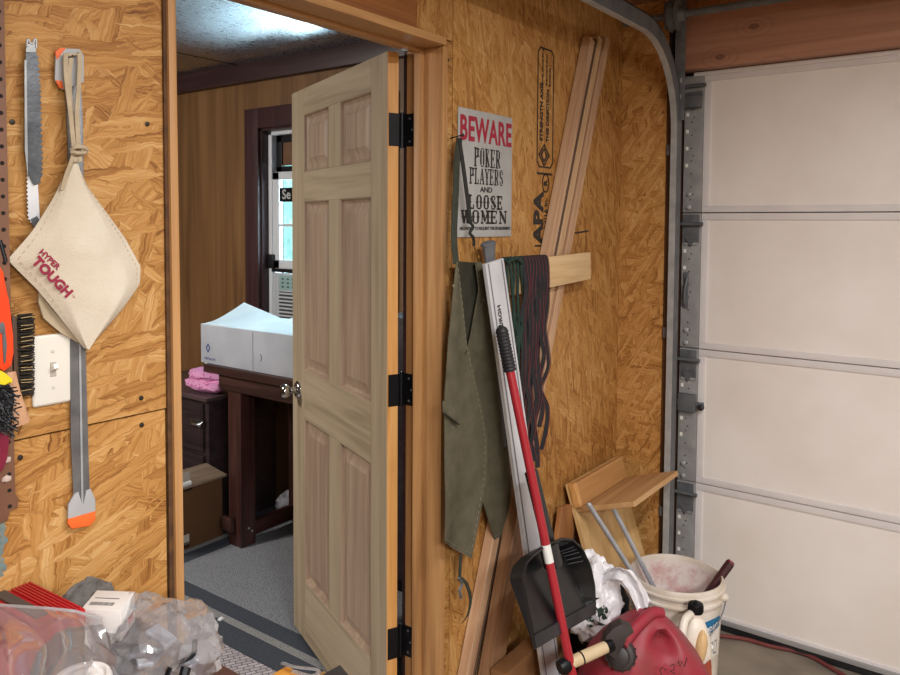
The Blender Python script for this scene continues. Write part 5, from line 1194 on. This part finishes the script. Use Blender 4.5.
cwm=paint('white card',(232,228,224),(222,218,214),6,.6)
b=nb(); prism(b,[wp(0,0,BZ+.068),wp(1,0,BZ+.068),wp(1,1,BZ+.068),wp(0,1,BZ+.068)],(0,0,WZ-BZ-.068),.0015); obj('body',b,cwm,wc)
b=nb(); random.seed(4); x=.10
while x<.72:
    w=random.choice((.008,.012,.02)); prism(b,[wp(x,.62,WZ),wp(x+w,.62,WZ),wp(x+w,.78,WZ),wp(x,.78,WZ)],(0,0,.0004)); x+=w+random.choice((.010,.014))
prism(b,[wp(.12,.40,WZ),wp(.75,.40,WZ),wp(.75,.43,WZ),wp(.12,.43,WZ)],(0,0,.0004)); obj('barcode',b,paint('grey barcode ink',(96,92,92),None,5,.6),wc,0)
# ---- crumpled clear bags
filmA=film('clear crumpled film',(244,244,246),.30,.07,.55); filmB=film('clear slack film',(238,236,238),.32,.10,.5)
def crumple(c,r,axes,seed,amp,freq,floorz,seg=5):
    b=nb()
    def fn(d,k):
        k+=.20*(.5-abs(noise.noise(d*2.1+V((0,seed,0)))))+.13*(.5-abs(noise.noise(d*4.3+V((seed,0,2)))))
        return d,k
    blob(b,c,r,axes,seg,amp,freq,seed,fn)
    for v in b.verts: v.co.z=max(v.co.z,floorz+.0015+.003*noise.noise(v.co*40))
    return b
cg=thing('clear_parts_bag','crumpled clear plastic bag of fittings beside the white barcode carton','plastic bag',(hz(165,650,BZ).x,hz(165,650,BZ).y,BZ))
pc=hz(160,648,.93)
b=crumple(pc,(.080,.062,.066),(GH,GD,Z),3,.30,1.7,BZ,4); obj('film',b,filmA,cg,16)
b=nb(); q=[hz(198,600,.965),hz(213,640,.92),hz(207,668,.90),hz(190,640,.95),hz(180,618,.96)]
f0=[hz(178,616,.955),hz(186,640,.94),hz(180,672,.90)]; f1_=[hz(196,603,.985),hz(214,636,.945),hz(200,672,.895)]
grid(b,lambda u,v:poly(f0,v).lerp(poly(f1_,v),u)+V((0,0,.012*math.sin(7*u+5*v)+.01*noise.noise(V((u*5,v*5,2))))),10,16); obj('open_mouth',b,filmB,cg,30)
b=nb(); random.seed(8)
for k in range(7):
    p=pc+GH*random.uniform(-.05,.05)+GD*random.uniform(-.035,.03)+Z*random.uniform(-.03,.02); d_=V((random.uniform(-1,1),random.uniform(-1,1),random.uniform(-.3,.3))).normalized(); e_=d_.cross(Z).normalized()
    obox(b,p,(d_,e_,d_.cross(e_)),(.022,.013,.004),.002,1)
fm=obj('bright_fitting',b,paint('bright white metal fitting',(206,210,222),(176,182,196),20,.3,.4),cg)
b=nb(); pts=[hz(195,640,.955),hz(193,655,.945),hz(180,662,.94),hz(170,668,.935),hz(166,680,.925)]; tube(b,smooth(pts,6),.004,8,True,((0,0,1),.5)); tube(b,[hz(186,668,.93),hz(180,690,.91)],.008,8); obj('black_strap',b,'black',cg)
sg_=thing('slack_clear_bag','large slack clear plastic bag covering the front of the workbench','plastic bag',(hz(50,650,BZ).x,hz(50,650,BZ).y,BZ))
nx,ny=46,30
top0=[hz(-40,610,1.03),hz(0,605,1.03),hz(45,608,1.03),hz(75,611,1.02),hz(102,619,1.0)]; bot0=[hz(-40,760,1.0),hz(30,760,1.0),hz(80,740,.98),hz(110,720,.95),hz(126,700,.92)]
def sb_(u,v):
    p=poly(top0,u).lerp(poly(bot0,u),v).copy(); p.z+=.010*noise.noise(V((u*3,v*3,.5)))*min(1,6*v)+.030*abs(noise.noise(V((u*2.2+3,v*2.6,4))))*min(1,6*v)-.012*math.sin(PI*v); return p
b=nb(); grid(b,sb_,nx,ny); obj('film',b,filmB,sg_,60)
b=nb(); tube(b,[sb_(i/40,0) for i in range(41)],.0022,6); obj('rolled_edge',b,film('bright film edge',(240,240,240),.6,.1,.4),sg_)
wr=thing('white_plastic_reel','white round plastic reel lying under the slack clear bag','reel',hz(80,685,BZ+.003))
P=hz(80,678,.925); P=V((P.x,P.y,BZ+.055)); P=V((hz(82,676,BZ+.095).x,hz(82,676,BZ+.095).y,BZ+.055)); b=nb(); lathe(b,[(.036,0),(.038,.003),(.038,.034),(.035,.040),(.030,.040),(.028,.036),(.020,.036),(.018,.042),(.012,.042),(.010,.034)],P,36); obj('flange',b,paint('white reel plastic',(228,224,222),(214,210,208),8,.4),wr)
b=nb(); q=hz(70,642,.975); P=V((q.x,q.y,.940)); blob(b,P,(.066,.045,.055),(GH,GD,Z),3,.18,2,3)
for v in b.verts: v.co.z=max(v.co.z,BZ+.001)
solo('taupe_fabric_bundle',b,paint('taupe fabric',(112,98,94),(92,80,78),20,.9),'taupe bundle inside the slack clear bag on the workbench','bundle')
b=nb(); q=hz(15,640,.93); blob(b,V((q.x,q.y,.915)),(.055,.04,.030),(GH,GD,Z),3,.1,2,7)
for v in b.verts: v.co.z=max(v.co.z,BZ+.001)
solo('red_cloth',b,paint('dull red cloth',(150,44,60),(134,40,54),14,.8),'dull red cloth under the slack clear bag, near the red tool case','cloth')
# ---- packet and black case on a low stand right of the bench
SZ=.80
P1,P2=hz(300,676,SZ+.05),hz(335,668,SZ+.045)
sx_,sy_=((hz(300,690,.80)+hz(330,690,.80))/2).x,((hz(300,690,.80)+hz(330,690,.80))/2).y
sd=thing('tool_stand','small wooden post stand under the dark grey box','stand',(sx_,sy_,0))
b=nb(); box(b,sx_-.05,sx_+.05,sy_-.03,sy_+.03,SZ-.02,SZ,.003); obj('top',b,'jamb_x',sd)
b=nb(); box(b,sx_-.02,sx_+.02,sy_-.02,sy_+.02,.02,SZ-.02,.002); obj('post',b,'jamb',sd)
b=nb(); box(b,sx_-.13,sx_+.13,sy_-.13,sy_+.13,.001,.02,.003); obj('base',b,'jamb_x',sd)
ca_=[hz(340,664,.84),hz(352,678,.84),hz(322,700,.84),hz(312,680,.84)]
b=nb(); prism(b,[V((p.x,p.y,SZ+.001)) for p in ca_],(0,0,.039),.003); k_=solo('dark_grey_box',b,paint('dark grey plastic',(56,54,54),(44,42,44),14,.5),'dark grey box at the bottom edge in front of the open door','box')
yl=[hz(268,676,.835),hz(287,665,.835),hz(310,678,.835),hz(290,700,.835)]
pk_=thing('orange_packet','orange-yellow packet with a clear corner at the bottom edge beside the dark grey box','packet',V((yl[0].x,yl[0].y,SZ+.001)))
b=nb(); prism(b,[V((p.x,p.y,SZ+.001)) for p in yl],(0,0,.034),.004); obj('wrapper',b,paint('orange-yellow packet print',(224,160,62),(206,132,48),14,.5),pk_)
b=nb(); tube(b,smooth([hz(282,663,.842),hz(295,667,.845),hz(318,670,.842),hz(312,676,.842),hz(292,671,.844)],5),.004,7,True,((0,0,1),.4)); obj('clear_corner',b,filmA,pk_)
# ================================================================== LIGHT
def area(name,loc,rot,sx,sy,p,c):
    l=bpy.data.lights.new(name,'AREA'); l.shape='RECTANGLE'; l.size=sx; l.size_y=sy; l.energy=p; l.color=c; o=bpy.data.objects.new(name,l); C.objects.link(o); o.location=loc; o.rotation_euler=rot; return o
area('shop_light',(-1.9,-1.45,2.41),(0,0,0),1.2,.16,42,(1,.98,.95))
area('second_shop_light',(-3.7,-2.9,2.40),(0,0,0),1.2,.5,195,(1,.985,.96))
area('far_room_lamp',(-2.9,2.4,2.30),(0,math.radians(-35),0),.5,.5,62,(1,.93,.84))
w=bpy.data.worlds.new('world'); bpy.context.scene.world=w; w.use_nodes=True
bgk=w.node_tree.nodes['Background']; bgk.inputs[0].default_value=(.75,.88,1,1); bgk.inputs[1].default_value=2.0
area('added_window_lamp',(X2+.30,1.62,1.72),(0,math.radians(90),0),.62,.62,45,(.78,.90,1))  # lamp added just outside the pane, out of view, for the ceiling's sheen
sc=bpy.context.scene; sc.view_settings.view_transform='Standard'; sc.view_settings.look='None'; sc.view_settings.exposure=0; sc.view_settings.gamma=1
